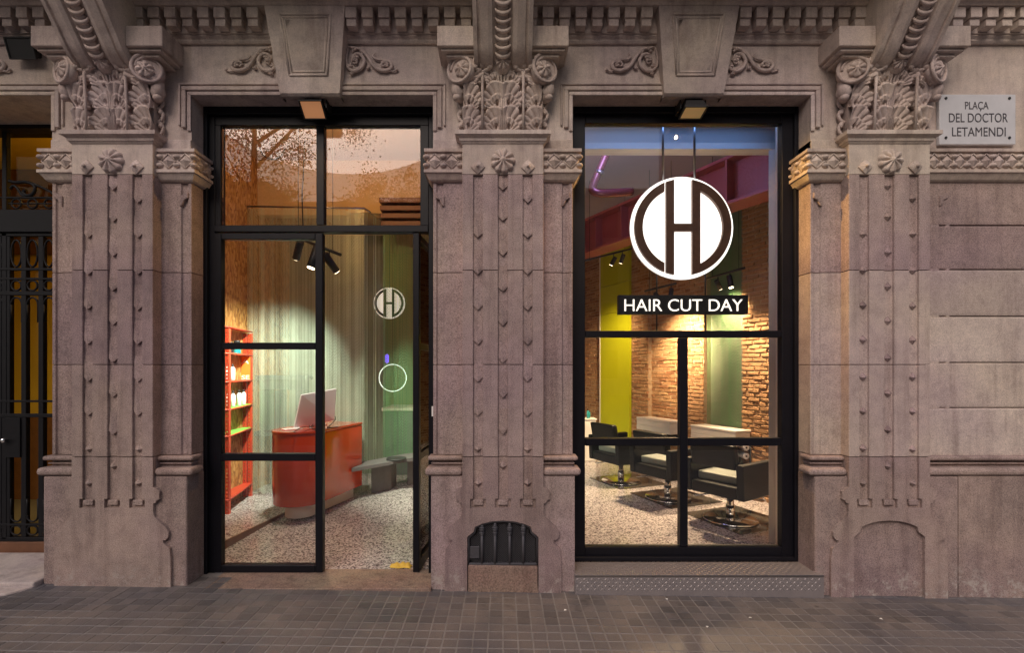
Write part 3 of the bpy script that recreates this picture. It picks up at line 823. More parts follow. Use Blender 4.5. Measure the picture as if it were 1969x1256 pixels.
for ci, cx in enumerate(CX):
    cap = part('capital', bellm, 'carved'); cap.location = (cx, 0, 0)
    for s_ in (-1, 1):
        ob('leaf_stalk', stalk, 'carved', cap, (s_*.148, .0, 3.366))
        for tier, (z_, k_) in enumerate(((3.392, 1), (3.556, 1.0), (3.715, .92))):
            for m2, side in ((acR, 1), (acL, -1)):
                o = ob('acanthus_leaf', m2, 'carved', cap, (s_*.148, .026-.016*tier-(.012 if tier == 2 else 0), z_+random.uniform(-.004, .004)), (random.uniform(-.015, .015), random.uniform(-.04, .04), 0)); k2 = k_*random.uniform(.95, 1.04); o.scale = (k2, random.uniform(.85, 1.15), k2)
                if s_*side > 0 and tier == 2: o.location.x += s_*.01
        # corner volutes turned outwards, with a flower each
        o = ob('volute', vol, 'carved', cap, (s_*.300, -.045, 3.795), (0, 0, s_*.42))
        ob('volute_flower', flow, 'carved', cap, (s_*.292, -.068, 3.788), (0, .3*s_, s_*.42))
        ob('volute_bract', undm, 'carved', cap, (s_*.310, .035, 3.625), (0, 0, s_*.6))
        o = ob('side_scroll', sidem, 'carved', cap, (s_*.288, .062, 3.37), (0, 0, 0 if s_ > 0 else PI))
    ob('centre_rib', ribm, 'carved', cap, (0, -.0, 3.366))
    ob('centre_flower', flow2, 'carved', cap, (0, -.085, 3.835), (.25, 0, 0))
    ob('flower_boss', B().ball((0, 0, 0), .068, .05, .066, 14, 10).mesh(), 'carved', cap, (0, -.045, 3.835))

# ================================================================== STREET NAME PLATE
zs = D+Y1
sg = thing('street_sign', 'white marble street name plate reading PLACA DEL DOCTOR LETAMENDI right of the last pillar', 'sign')
sx0, sx1 = X_(1806, zs-.03), X_(1953, zs-.03); sz0, sz1 = H_(278, zs-.03), H_(181, zs-.03); cxs = (sx0+sx1)/2; wsx = sx1-sx0
ob('plate', bx(sx0, sx1, Y1-.032, Y1-.001, sz0, sz1, .006, 2), 'marble_sign', sg)
s_px = (sx1-sx0)/147
letters('PLAÇA', 15*s_px, .002, 'letter_sign', sg, cxs-2*s_px, Y1-.0338, H_(210, zs-.03), width=45*s_px)
letters('DEL DOCTOR', 18*s_px, .002, 'letter_sign', sg, cxs+1*s_px, Y1-.0338, H_(235, zs-.03), width=113*s_px)
letters('LETAMENDI', 18*s_px, .002, 'letter_sign', sg, cxs+2*s_px, Y1-.0338, H_(262, zs-.03), width=103*s_px)
for (a, c_) in ((12, 8), (134, 8), (12, 84), (134, 84)):
    ob('screw', B().cyl((0, 0, 0), (0, -.006, 0), .010, 10).mesh(), 'letter_black', sg, (sx0+a*s_px, Y1-.031, sz1-c_*s_px))

# ================================================================== VENT GRILLE
vg = thing('vent_grille', 'dark iron basement grille with four baluster bars in the middle pillar base', 'grille', (0, 0, 0))
zv = D+.035
ob('backing', bx(-.262, .262, .110, .118, .17, .62), 'letter_black', vg)
V = [(.252, .18), (.252, Hf(1037)), (.238, Hf(1033)), (.210, Hf(1027)), (.198, Hf(1016)), (.145, Hf(1010.5)), (.085, Hf(1006.5)), (0, Hf(1005))]
fr = B(); pp = [(x, .018, z) for x, z in V]+[(-x, .018, z) for x, z in reversed(V[:-1])]
fr.tube(pp, .0075, 6); ob('frame', fr.mesh(), 'grille_iron', vg)
ob('bottom_rail', bx(-.25, .25, .008, .03, .180, .196, .003, 1), 'grille_iron', vg)
bal = B().tube([(0, 0, .185), (0, 0, .42)], .011, 10)
for (z, r) in ((.405, .016), (.418, .021), (.430, .014), (.440, .022), (.455, .024), (.468, .015), (.48, .013)): bal.ball((0, 0, z), r, r, .009, 10, 4)
bal.cyl((0, 0, .44), (0, 0, .49), .015, 10, .009); balm = bal.mesh()
for x in (-.155, -.058, .050, .150): ob('baluster', balm, 'grille_iron', vg, (x, .018, 0))
ms = B()
def inshape(x, z):
    if z > .488 or abs(x) > .248: return False
    lim = Hf(1005)-(x/.2)**2*.03 if abs(x) < .2 else Hf(1030)
    return z < lim-.006 and z > .19
for sgn in (-1, 1):
    k = -.6
    while k < .9:
        run = None
        for i in range(0, 61):
            x = -.25+.5*i/60; z = .34+sgn*x+(k-.15)
            ok = inshape(x, z)
            if ok and run is None: run = (x, z)
            if run and (not ok or i == 60):
                x2 = x-.5/60; z2 = .34+sgn*x2+(k-.15)
                if x2-run[0] > .012: ms.tube([(run[0], .036, run[1]), (x2, .036, z2)], .0018, 4, False)
                run = None
        k += .0165
ob('wire_mesh', ms.mesh(), 'grille_iron', vg, kind='stuff')
ob('meter_plate', bx(-.247, -.172, .020, .032, .225, .315, .003, 1), 'grille_iron', vg)

# ================================================================== SHOP WINDOW (right) AND SHOP DOOR (left)
YF = .26; zf = D+YF
def fx(px): return X_(px, zf)
def fh(py): return H_(py, zf)
def bar(par, name, pxa, pxb, pya, pyb, y0=YF, y1=YF+.06, mat='frame_black', bev=.004):
    return ob(name, bx(fx(pxa), fx(pxb), y0, y1, fh(pyb), fh(pya), bev, 1), mat, par)
def glaze(par, pxa, pxb, pya, pyb, y=YF+.03, mat='glass', label=None):
    o = ob('pane', bx(fx(pxa)-.004, fx(pxb)+.004, y, y+.008, fh(pyb)-.004, fh(pya)+.004), mat, par)
    return o
win = thing('shop_window', 'tall black framed shop window with one big upper pane and four lower panes', 'window', (1.42, YF, .12))
win_off = Vector((-1.42, -YF, -.12))
def fixp(root):      # children were built in world coordinates
    for c_ in KIDS(root): c_.location = c_.location-root.location
xl, xr = .5255, 2.3145
ob('stile', bx(xl, fx(1125), YF, YF+.07, .121, TOPO-.001, .003, 1), 'frame_black', win)
ob('stile', bx(fx(1504), xr, YF, YF+.07, .121, TOPO-.001, .003, 1), 'frame_black', win)
ob('top_rail', bx(fx(1125)+.001, fx(1504)-.001, YF+.002, YF+.07, fh(236), TOPO-.001, .003, 1), 'frame_black', win)
ob('bottom_rail', bx(fx(1125)+.001, fx(1504)-.001, YF+.002, YF+.07, .121, fh(1053), .003, 1), 'frame_black', win)
ob('outer_bead', B().box(xl, xl+.03, YF-.03, YF-.001, .121, TOPO-.001).box(xr-.03, xr, YF-.03, YF-.001, .121, TOPO-.001).box(xl+.031, xr-.031, YF-.03, YF-.001, TOPO-.05, TOPO-.002).box(xl+.031, xr-.031, YF-.03, YF-.001, .122, .155).mesh(.003, 1), 'frame_black', win)
bar(win, 'rail', 1125.5, 1503.5, 636, 649); bar(win, 'rail', 1125.5, 1307, 843, 858); bar(win, 'rail', 1323, 1503.5, 843, 858); bar(win, 'mullion', 1307.3, 1322.7, 649.5, 1052.5, YF-.003)
glaze(win, 1125, 1504, 236, 636)
for a, c_ in ((1125, 1307), (1323, 1504)):
    glaze(win, a, c_, 649, 843); glaze(win, a, c_, 858, 1053)
fixp(win)
# sill of steel checker plate
sill = thing('window_step', 'grey steel checker plate step beneath the big shop window', 'step', (1.43, 0, 0))
ob('plate', bx(.527-1.43, 2.345-1.43, -.022, YF-.032, -.12, .12, .003, 1), 'checker_plate', sill)
ob('corner_trim', bx(.527-1.43, 2.345-1.43, -.0255, -.0222, .108, .122, .001, 1), 'brushed_steel', sill)
tr = B()
def tread(b_, c_, u, v, n_, L=.014, W=.0042, h=.003):
    """raised lozenge"""
    c_ = Vector(c_); u = Vector(u); v = Vector(v); n_ = Vector(n_)
    b_.add([c_-u*L, c_+v*W, c_+u*L, c_-v*W, c_+n_*h], [(0, 1, 4), (1, 2, 4), (2, 3, 4), (3, 0, 4)])
i = 0; x = .54
while x < 2.33:
    for k in range(9):
        y = -.01+k*.026; z = .1215
        xx = x+(k % 2)*.0
        a = PI/4 if (i+k) % 2 else -PI/4
        if y < YF-.04: tread(tr, (xx, y, z-.0008), (math.cos(a), math.sin(a), 0), (-math.sin(a), math.cos(a), 0), (0, 0, 1))
    for k in range(4):
        z = .015+k*.025
        a = PI/4 if (i+k) % 2 else -PI/4
        tread(tr, (x, -.0218, z), (math.cos(a), 0, math.sin(a)), (-math.sin(a), 0, math.cos(a)), (0, -1, 0))
    i += 1; x += .026
for v in tr.v: v.x -= 1.43
ob('tread_pattern', tr.mesh(), 'checker_plate', sill, kind='stuff')

door = thing('shop_entrance', 'black framed glass shop entrance with two upper panes over the doorway', 'door frame', (-1.43, YF, 0))
xl, xr = -2.3445, -.5255
ob('stile', bx(xl, fx(424)-.045, YF, YF+.07, -.0, TOPO-.001, .003, 1), 'frame_black', door)
ob('stile', bx(fx(824), xr, YF, YF+.07, -.0, TOPO-.001, .003, 1), 'frame_black', door)
ob('top_rail', bx(fx(424)-.044, fx(824)-.001, YF+.002, YF+.07, fh(240), TOPO-.001, .003, 1), 'frame_black', door)
ob('side_rail', bx(fx(424)-.044, fx(424), YF+.002, YF+.07, fh(433), fh(240)-.0005, .003, 1), 'frame_black', door)
ob('side_rail', bx(fx(808), fx(824)-.001, YF+.002, YF+.07, fh(433), fh(240)-.0005, .003, 1), 'frame_black', door)
bar(door, 'transom', 412, 823.6, 433, 446, YF-.004, YF+.074)
bar(door, 'mullion', 608, 623, 240.5, 432.5)
ob('outer_bead', B().box(xl, xl+.03, YF-.03, YF-.001, .02, TOPO-.001).box(xr-.03, xr, YF-.03, YF-.001, .02, TOPO-.001).box(xl+.031, xr-.031, YF-.03, YF-.001, TOPO-.06, TOPO-.002).mesh(.003, 1), 'frame_black', door)
glaze(door, 425, 608, 240, 433); glaze(door, 623, 808, 240, 433)
fixp(door)
leafL = thing('door_leaf', 'closed left glass door leaf in black frame with three panes', 'door', (fx(411), YF+.03, .02))
bar(leafL, 'stile', 411.5, 425, 448, 1102); bar(leafL, 'stile', 606, 620, 448, 1102)
bar(leafL, 'rail', 425.3, 605.7, 448, 460); bar(leafL, 'rail', 425.3, 605.7, 659, 672); bar(leafL, 'rail', 425.3, 605.7, 873, 887); bar(leafL, 'rail', 425.3, 605.7, 1088, 1102)
for a, c_ in ((460, 659), (672, 873), (887, 1088)): glaze(leafL, 425, 606, a, c_)
fixp(leafL)
# open leaf, folded inwards
hx = fx(800); Lw = .76; za, zb = .02, fh(447)
leafR = thing('door_leaf', 'open right glass door leaf folded inwards beside the middle pillar', 'door', (hx, YF+.035, 0), math.atan2(.985, .10))
def lb(name, a, c_, z0, z1, mat='frame_black', y=.025): ob(name, bx(a, c_, -y, y, z0, z1, .003, 1), mat, leafR)
lb('stile', -.027, .027, za, zb); lb('stile', Lw-.055, Lw, za, zb)
for (p0, p1) in ((448, 460), (659, 672), (873, 887), (1080, 1102)): lb('rail', .0275, Lw-.0555, fh(p1), fh(p0))
for a, c_ in ((460, 659), (672, 873), (887, 1080)): lb('pane', .024, Lw-.052, fh(c_)-.002, fh(a)+.002, 'glass', .004)
ob('handle', B().tube([(Lw-.03, -.03, .95), (Lw-.03, -.07, .96), (Lw-.03, -.07, 1.3), (Lw-.03, -.03, 1.31)], .009, 8).mesh(), 'chrome', leafR)
thr = tag(ob('threshold', bx(-2.344, -.526, -.012, YF+.08, -.08, .018, .004, 1), 'brushed_steel'), 'worn grey metal threshold strip across the shop doorway', 'threshold')
thr.data.materials.clear(); thr.data.materials.append(M['sill_stone'])
tag(ob('door_tab', bx(fx(831.5), fx(835), YF-.045, YF-.031, fh(800), fh(781), .001, 1), 'white_plastic'), 'small white plastic tab on the right edge of the doorway frame', 'tab')
# yellow cloth
yc = B(); c0 = P(768, 1097, zf+.06)
rows_ = []
for i in range(13):
    for_ = []
    for j in range(7):
        u, v = i/12-.5, j/6-.5
        for_.append((c0.x+u*.17+.008*math.sin(9*v), YF+.125+v*.07+.006*math.sin(11*u), .020+(.024*(1-(2*v)**2)+.010*math.sin(23*u+5*v)+.006)*(1-(2*u)**6)*(1-(2*v)**6)))
    rows_.append(for_)
tag(ob('cleaning_cloth', yc.grid(rows_).mesh(), 'yellow_cloth'), 'crumpled yellow cloth lying on the shop doorway threshold', 'cloth')

# ================================================================== FLOODLIGHTS
def flood(px, label, tilt, face, zc=D+.12, py=206, power=0, wid=.165):
    c_ = P(px, py, zc)
    r = thing('floodlight', label, 'lamp', (c_.x, c_.y, c_.z), 0, 'floodlights over the openings')
    R_ = Matrix.Rotation(tilt, 4, 'X')
    def tb(me): me.transform(R_); return me
    hw = wid/2
    body = B().add([(-hw*.8, .03, -.05), (hw*.8, .03, -.05), (hw*.8, .03, .05), (-hw*.8, .03, .05), (-hw, -.035, -.065), (hw, -.035, -.065), (hw, -.035, .065), (-hw, -.035, .065)],
                   [(0, 1, 2, 3), (4, 7, 6, 5), (0, 4, 5, 1), (1, 5, 6, 2), (2, 6, 7, 3), (3, 7, 4, 0)])
    ob('housing', tb(body.mesh(.006, 2)), 'black_plastic', r)
    rim = B()
    for (a, b2, c2, d2) in ((-hw-.006, hw+.006, .062, .072), (-hw-.006, hw+.006, -.072, -.062)): rim.box(a, b2, -.048, -.034, c2, d2)
    rim.box(-hw-.006, -hw+.006, -.048, -.034, -.0618, .0618); rim.box(hw-.006, hw+.006, -.048, -.034, -.0618, .0618)
    ob('rim', tb(rim.mesh(.002, 1)), 'black_plastic', r)
    ob('lens', tb(bx(-hw+.006, hw-.006, -.042, -.038, -.0615, .0615)), face, r)
    fm = B()
    for k in range(11): fm.box(-hw*.75+k*hw*.15-.002, -hw*.75+k*hw*.15+.002, .0305, .055, -.045, .045)
    ob('cooling_fins', tb(fm.mesh()), 'black_plastic', r)
    br = B()
    for s_ in (-1, 1): br.box(s_*(hw+.012)-.003, s_*(hw+.012)+.003, -.01, .10, -.008, .055)
    br.box(-hw-.015, hw+.015, .10, .106, -.008, .08)
    ob('bracket', br.mesh(), 'black_plastic', r)
    if power:
        l = bpy.data.lights.new('lamp', 'SPOT'); l.energy = power; l.color = (1, .56, .16); l.shadow_soft_size = .012; l.spot_size = math.radians(165); l.spot_blend = .8; l.specular_factor = .1
        lo = bpy.data.objects.new('lamp', l); COL.objects.link(lo); lo.parent = r
        lo.location = R_ @ Vector((0, -.055, 0)); lo.rotation_euler = (-(R_ @ Vector((0, -1, 0)))).to_track_quat('Z', 'Y').to_euler()
    return r
flood(604, 'small black floodlight with an orange lit face above the shop doorway', math.radians(52), 'flood_face', power=38)
plain_dummy = 0
f2 = flood(1332, 'black ribbed floodlight aimed down over the big shop window', math.radians(80), 'lens_warm', py=207, power=110)
f3 = flood(49, 'dark floodlight box on the wall above the iron entrance door', math.radians(20), 'black_plastic', zc=D+.04, py=95, wid=.19)

# ================================================================== IRON ENTRANCE DOOR (left edge)
ze = D+.56; YE = .56
def ex(px): return X_(px, ze)
def eh(py): return H_(py, ze)
idr = thing('iron_door', 'black iron and glass apartment door with scrollwork at the left edge', 'door', (-4.6, YE, 0))
def eb(name, pa, pb, qa, qb, y0=0, y1=.04, mat='iron', bev=.003): return ob(name, bx(ex(pa), ex(pb), YE+y0, YE+y1, eh(qb), eh(qa), bev, 1), mat, idr)
eb('outer_stile', 3, 12, 250, 1038); eb('frame_head', -230, 130, 404, 447, -.02, .05); eb('frame_sill', -230, 130, 1034, 1042)
eb('head_bar', -230, 130, 447.5, 454); eb('kick_board', -230, 130, 1042.5, 1068, -.01, .06, 'wood_dark')
for (a, b2) in ((-230, -222), (-160, -150), (-90, -78), (-20, 2.5), (12.5, 19), (40, 50), (73, 83), (103, 118)): eb('bar', a, b2, 454.5, 1033.5)
for (q0, q1) in ((515, 520), (534, 538), (560, 568), (770, 774), (796, 803), (1008, 1011.5)): eb('cross_bar', -230, 130, q0, q1, -.004, .03)
eb('lock_plate', 12, 41, 803.5, 880, -.012, .02); ob('door_knob', B().ball((ex(16), YE-.04, eh(846)), .022).cyl((ex(16), YE-.04, eh(846)), (ex(16), YE, eh(846)), .009).mesh(), 'chrome', idr)
ringm = {}
def ering(px, py, rx, rz, y=.008):
    ob('ring', B().tube([(ex(px)+rx*math.cos(a), YE+y, eh(py)+rz*math.sin(a)) for a in [2*PI*k/20 for k in range(21)]], .008, 6, False).mesh(), 'iron', idr)
for cpx in (30, 61, 93, -5+0, -40, -115, -185):
    ering(cpx, 487, .044, .115); ering(cpx, 549, .042, .042)
    ering(cpx, 1021, .045, .040)
    ob('arch', B().tube([(ex(cpx)-.047, YE+.008, eh(620)), (ex(cpx)-.047, YE+.008, eh(586))]+[(ex(cpx)+.047*math.cos(PI-PI*k/10), YE+.008, eh(586)+.062*math.sin(PI*k/10)) for k in range(11)]+[(ex(cpx)+.047, YE+.008, eh(620))], .008, 6).mesh(), 'iron', idr)
    ob('arch', B().tube([(ex(cpx)-.047, YE+.008, eh(960)), (ex(cpx)-.047, YE+.008, eh(992))]+[(ex(cpx)+.047*math.cos(PI+PI*k/10), YE+.008, eh(992)-.055*math.sin(PI*k/10)) for k in range(11)]+[(ex(cpx)+.047, YE+.008, eh(960))], .008, 6).mesh(), 'iron', idr)
for cpx in (30, 61, 93): ering(cpx, 391, .040, .040)
eb('cross_bar', -230, 130, 378, 381, -.002, .02); eb('cross_bar', 15, 130, 389.8, 392.2, .0, .012)
scp = B()
scp.tube(cr_path([(ex(16), YE+.01, eh(347)), (ex(30), YE+.01, eh(350)), (ex(46), YE+.01, eh(349)), (ex(60), YE+.01, eh(353)), (ex(66), YE+.01, eh(362)), (ex(60), YE+.01, eh(373)), (ex(50), YE+.01, eh(375)), (ex(43), YE+.01, eh(369)), (ex(48), YE+.01, eh(364))], 5), .014, 7)
ob('scroll', scp.mesh(), 'iron', idr)
scp = B().tube(cr_path([(ex(18), YE+.01, eh(362)), (ex(24), YE+.01, eh(356)), (ex(32), YE+.01, eh(362)), (ex(40), YE+.01, eh(374)), (ex(48), YE+.01, eh(377))], 5), .011, 7)
ob('scroll', scp.mesh(), 'iron', idr)
ob('scroll', B().tube(cr_path([(ex(60), YE+.01, eh(352)), (ex(80), YE+.01, eh(360)), (ex(95), YE+.01, eh(368)), (ex(108), YE+.01, eh(379))], 5), .012, 7).mesh(), 'iron', idr)
ob('pane', bx(ex(-230), ex(128), YE+.044, YE+.050, eh(1033), eh(404)), 'amber_glass', idr)
ob('pane', bx(ex(12), ex(128), YE+.044, YE+.050, eh(403), eh(250)), 'amber_glass', idr)
fixp(idr)
# entrance recess and lobby
part('entrance_wall', bx(-3.40, -3.30, .4505, 2.6, -.1, 4.2), 'dark_grey')
part('entrance_head', bx(-6.5, -3.401, .14, .55, eh(218)-.0, TOPO-.001), 'render_pale')
part('door_lintel', bx(-6.5, -3.401, YE-.05, YE+.12, eh(252), eh(212)), 'iron')
lob = thing('lobby', 'dim amber entrance hall seen through the iron door', 'hall')
ob('wall', bx(-6.5, -3.42, 2.45, 2.55, 1.05, 3.05), 'amber_wall', lob)
ob('upper_wall', bx(-6.5, -3.42, 2.42, 2.55, 3.051, 4.1), 'wood_dark', lob)
ob('dado', bx(-6.5, -3.42, 2.43, 2.55, -.05, 1.049), 'wood_dark', lob)
ob('side_wall', bx(-3.419, -3.4005, .62, 2.42, -.05, 4.1), 'amber_wall', lob); ob('side_wall', bx(-6.6, -6.5, .5, 2.6, -.05, 4.1), 'amber_wall', lob)
ob('floor', bx(-6.5, -3.42, .62, 2.43, -.06, .02), 'grey_stone', lob); ob('ceiling', bx(-6.5, -3.3, .5, 2.6, 4.1, 4.2), 'amber_wall', lob)
pdl = B().tube([(0, 0, .0), (0, 0, .5)], .006, 6).ball((0, 0, -.06), .10, .10, .08)
ob('pendant_lamp', pdl.mesh(), 'lamp_face', lob, (-4.05, 1.75, 3.75)); point('lamp_light', lob, (-4.05, 1.75, 3.5), 11, (1, .62, .22), .12)
stp = thing('entrance_step', 'pale worn marble step before the iron door', 'step', (-4, 0, 0))
ob('slab', bx(-2.4, .596, -.045, YE-.02, -.05, .078, .012, 2), 'sill_stone', stp); stp.children
for c_ in KIDS(stp): c_.data.materials.clear(); c_.data.materials.append(M['step_marble'])
ob('front_slab', B().prism([(-2.4, -.045), (.60, -.045), (.52, -.17), (-2.4, -.17)], -.05, .052, 'xy').mesh(.01, 2), 'step_marble', stp)

for i_, (px, py, lab) in enumerate(((1087, 1174, 'tiny white paper scrap on the paving below the left end of the window step'), (1282, 1153, 'tiny white scrap lying against the middle of the window step'), (1443, 1189, 'small white scrap on the paving in front of the right half of the window'),
      (1360, 1206, 'small white scrap nearest the kerb side in front of the window'), (1694, 1191, 'small white scrap on the paving before the right pillar'), (428, 1237, 'small dark leaf on the paving in front of the doorway'))):
    q_ = FL(px, py, gz((px-HX)/262*.9)+.002)
    b_ = B().add([(-.010, -.004, 0), (.004, -.008, .003), (.011, .003, .0), (-.003, .008, .004)], [(0, 1, 2, 3)]); b_.add([(-.010, -.004, -.001), (.004, -.008, .002), (.011, .003, -.001), (-.003, .008, .003)], [(3, 2, 1, 0)])
    tag(ob('paper_scrap' if i_ < 5 else 'fallen_leaf', b_.mesh(), 'white_plastic' if i_ < 5 else 'bark', None, q_, (0, 0, i_*1.3)), lab, 'litter')
# ================================================================== SHOP INTERIOR
room = thing('shop_interior', 'shop interior room with terrazzo floor, plaster ceiling and walls behind the glass', 'room')
def rp(name, me, mat, **k): return ob(name, me, mat, room, **k)
CH = 4.3; ZB = 7.6
fl = B()
ed = [(-2.50, .335), (-2.48, .69), (-2.31, 1.71), (-2.27, 2.1)]
rp('floor', B().prism([(ed[0][0], ed[0][1]), ed[1], ed[2], ed[3], (-.42, 2.1), (-.42, .3315), (5.2, .3315), (5.2, ZB), (-3.3, ZB), (-3.3, .335)], -.2, .1, 'xy').mesh(), 'terrazzo')
rmp = B().add([(ed[0][0], .335, .012), (ed[1][0], ed[1][1], .022), (ed[2][0], ed[2][1], .085), (ed[3][0], 2.1, .0998), (-.42, 2.1, .0998), (-.42, .335, .012)], [(0, 1, 2, 3, 4, 5)])
rp('ramp', rmp.mesh(), 'terrazzo')
rp('ramp_edge', B().add([(ed[0][0]+.003, .335, .0), (ed[0][0]+.003, .335, .1005), (ed[1][0]+.003, ed[1][1], .1005), (ed[1][0]+.003, ed[1][1], .0), (ed[2][0]+.003, ed[2][1], .1005), (ed[2][0]+.003, ed[2][1], .05), (ed[0][0]-.012, .335, .1005), (ed[1][0]-.012, ed[1][1], .1005), (ed[2][0]-.012, ed[2][1], .1005)],
    [(0, 3, 2, 1), (3, 5, 4, 2), (1, 2, 7, 6), (2, 4, 8, 7)]).mesh(), 'wood_dark')
rp('ceiling', bx(-3.3, 5.2, .5, ZB, CH, CH+.1), 'ceiling_plaster')
rp('left_wall', bx(-3.25, -3.13, .46, ZB, -.1, CH), 'chipboard')
rp('right_wall', bx(5.1, 5.2, .5, ZB, 0, CH), 'white_wall')
rp('rear_wall', bx(-3.3, 5.2, ZB, ZB+.1, 0, CH), 'tan_plaster')
rp('header_wall', bx(-3.129, .3, 2.62, 2.75, 3.60, CH-.001), 'tan_plaster')
plain('partition_green', (.20, .21, .15), .8)
rp('rear_partition', bx(-3.129, -1.75, 3.55, 3.65, .1005, 3.599), 'partition_green')
rp('front_wall', B().box(-.524, .524, .4505, .499, -.1, CH-.001).box(2.316, 5.2, .501, .56, -.1, CH-.001).box(-3.39, 2.31, .501, .55, TOPO+.05, CH-.002).mesh(), 'white_wall')
# dark ceiling timbers seen in the upper right pane of the door
for k in range(4):
    rp('timber', bx(-1.5, .2, 2.40+k*.0-.03*k, 2.61, 3.40+.085*k-.0, 3.40+.085*k+.06, .006, 1), 'wood_dark')
# vaulted plaster arch
av = B().prism([(-1.95, 3.602)]+[( -1.35+.62*math.cos(math.radians(a)), 3.62+.34*math.sin(math.radians(a))) for a in range(180, -1, -12)]+[(-.6, 3.602)], 2.55, 2.619)
rp('arch_moulding', av.mesh(), 'tan_plaster')

# unseen lamp added over the doorway inside to warm the header wall
ww = thing('unseen_wall_lamp', 'unseen lamp added inside above the shop doorway to warm the header wall', 'lamp', (-1.6, .62, 3.82))
ob('housing', bx(-.5, .5, -.04, .04, -.03, .03, .004, 1), 'black_plastic', ww); ob('lens', bx(-.48, .48, .0402, .044, -.02, .02), 'lamp_face', ww)
l = bpy.data.lights.new('lamp_light', 'AREA'); l.energy = 15; l.color = (1, .52, .20); l.shape = 'RECTANGLE'; l.size = .9; l.size_y = .05
lo = bpy.data.objects.new('lamp_light', l); COL.objects.link(lo); lo.parent = ww; lo.location = (0, .06, 0); lo.rotation_euler = (Vector((0, -1, -.12))).to_track_quat('Z', 'Y').to_euler()
# chain curtains
def chain(name, label, p0, p1, z0, z1, mat, pitch=.0105, wav=.022, group='metal chain curtains', fold=.35):
    r = thing(name, label, 'curtain', (0, 0, 0), 0, group); b_ = B(); p0 = Vector(p0); p1 = Vector(p1); L = (p1-p0).length; d_ = (p1-p0)/L; n_ = Vector((-d_.y, d_.x))
    N = int(L/pitch)
    for i in range(N):
        s_ = (i+.5)*pitch; o_ = wav*math.sin(s_*2*PI/fold)+wav*.4*math.sin(s_*2*PI/fold*2.7+1)
        c_ = p0+d_*s_+n_*o_; seg = random.uniform(.017, .025); K = int((z1-z0)/seg); kk_ = random.random()*seg
        dx = d_*random.uniform(.0022, .0042)*pitch/.0125
        vs = []; fs = []
        for k in range(K+1):
            z = min(z1, z0+k*seg+kk_); sw = .0009*(1 if k % 2 else -1)
            q = c_+d_*sw+n_*(.0012 if k % 2 else -.0012)
            vs += [(q.x-dx.x*.8, q.y-dx.y*.8, z), (q.x+dx.x*.8, q.y+dx.y*.8, z)]
            if k: fs.append((2*k-2, 2*k-1, 2*k+1, 2*k))
        b_.add(vs, fs)
    ob('chain_strands', b_.mesh(), mat, r, kind='stuff')
    ob('curtain_rail', B().tube([(p0.x, p0.y, z1+.012), (p1.x, p1.y, z1+.012)], .012, 8).mesh(), 'brushed_steel', r)
    return r
chain('chain_curtain', 'wide silver green metal chain curtain behind the red reception desk', (-3.11, 2.33), (-1.70, 2.40), .11, 3.60, 'chain_silver')
chain('chain_curtain', 'narrow silver chain curtain turning back behind the grey bench', (-1.70, 2.42), (-1.60, 2.90), .11, 3.60, 'chain_silver', fold=.28, wav=.02)
chain('chain_curtain', 'greenish chain curtain hanging beside the open door leaf', (-1.60, 2.90), (-.50, 3.05), .11, 3.60, 'chain_green', .014, .03)
# mantelpiece behind the curtain
mt = thing('mantelpiece', 'grey stone mantelpiece half seen through the chain curtain', 'mantelpiece', (-2.75, 2.72, .1))
zm = D+2.62
def mb_(a, c_, q0, q1, y0=-.10, y1=.1, nm='slab'): ob(nm, bx(X_(a, zm)+2.75, X_(c_, zm)+2.75, y0, y1, H_(q1, zm)-.1, H_(q0, zm)-.1, .004, 1), 'dark_grey', mt)
mb_(488, 590, 722, 731, -.16, .12, 'shelf'); mb_(500, 582, 731.5, 750, -.10, .1, 'lintel'); mb_(500, 514, 751, 828, nm='jamb'); mb_(528, 538, 751, 828, nm='jamb'); mb_(568, 582, 751, 828, nm='jamb'); mb_(492, 590, 829, 838, -.18, .12, 'hearth'); mb_(515, 567, 838.5, 935, -.05, .1, 'base')

# ---- red reception desk
d0 = Vector((-2.13, 1.53)); d1 = Vector((-1.93, 2.28)); rr = .265
zt, zb_ = 1.0, .245
dd = (d1-d0).normalized(); nn = Vector((-dd.y, dd.x))
def stadium(off=0):
    a0 = math.atan2(nn.y, nn.x); r_ = rr-off
    pts = [d0+Vector((math.cos(a0+PI*k/20), math.sin(a0+PI*k/20)))*r_ for k in range(21)]
    pts += [d1-nn*r_+dd*(0), d1+nn*r_]
    return [(p_.x, p_.y) for p_ in pts]
desk = thing('reception_desk', 'glossy orange red reception desk with a rounded near end', 'desk', (0, 0, .1))
body = B().prism([p_ for p_ in stadium()], zb_-.1, zt-.1-.03, 'xy')
me = body.mesh(.012, 3, True); ob('body', me, 'desk_red', desk)
ob('worktop', B().prism(stadium(-.006), zt-.129, zt-.1, 'xy').mesh(.006, 2, True), 'desk_red', desk)
for o in KIDS(desk):
    o.data.polygons.foreach_set('use_smooth', [True]*len(o.data.polygons)); 
    bm = bmesh.new(); bm.from_mesh(o.data)
    for e in bm.edges:
        if len(e.link_faces) == 2 and e.calc_face_angle(0) > .6: e.smooth = False
    for f_ in bm.faces: f_.smooth = abs(f_.normal.z) < .9
    bm.to_mesh(o.data); bm.free()
ob('base', B().prism(stadium(.12), .0, zb_-.101, 'xy').mesh(), 'white_wall', desk)
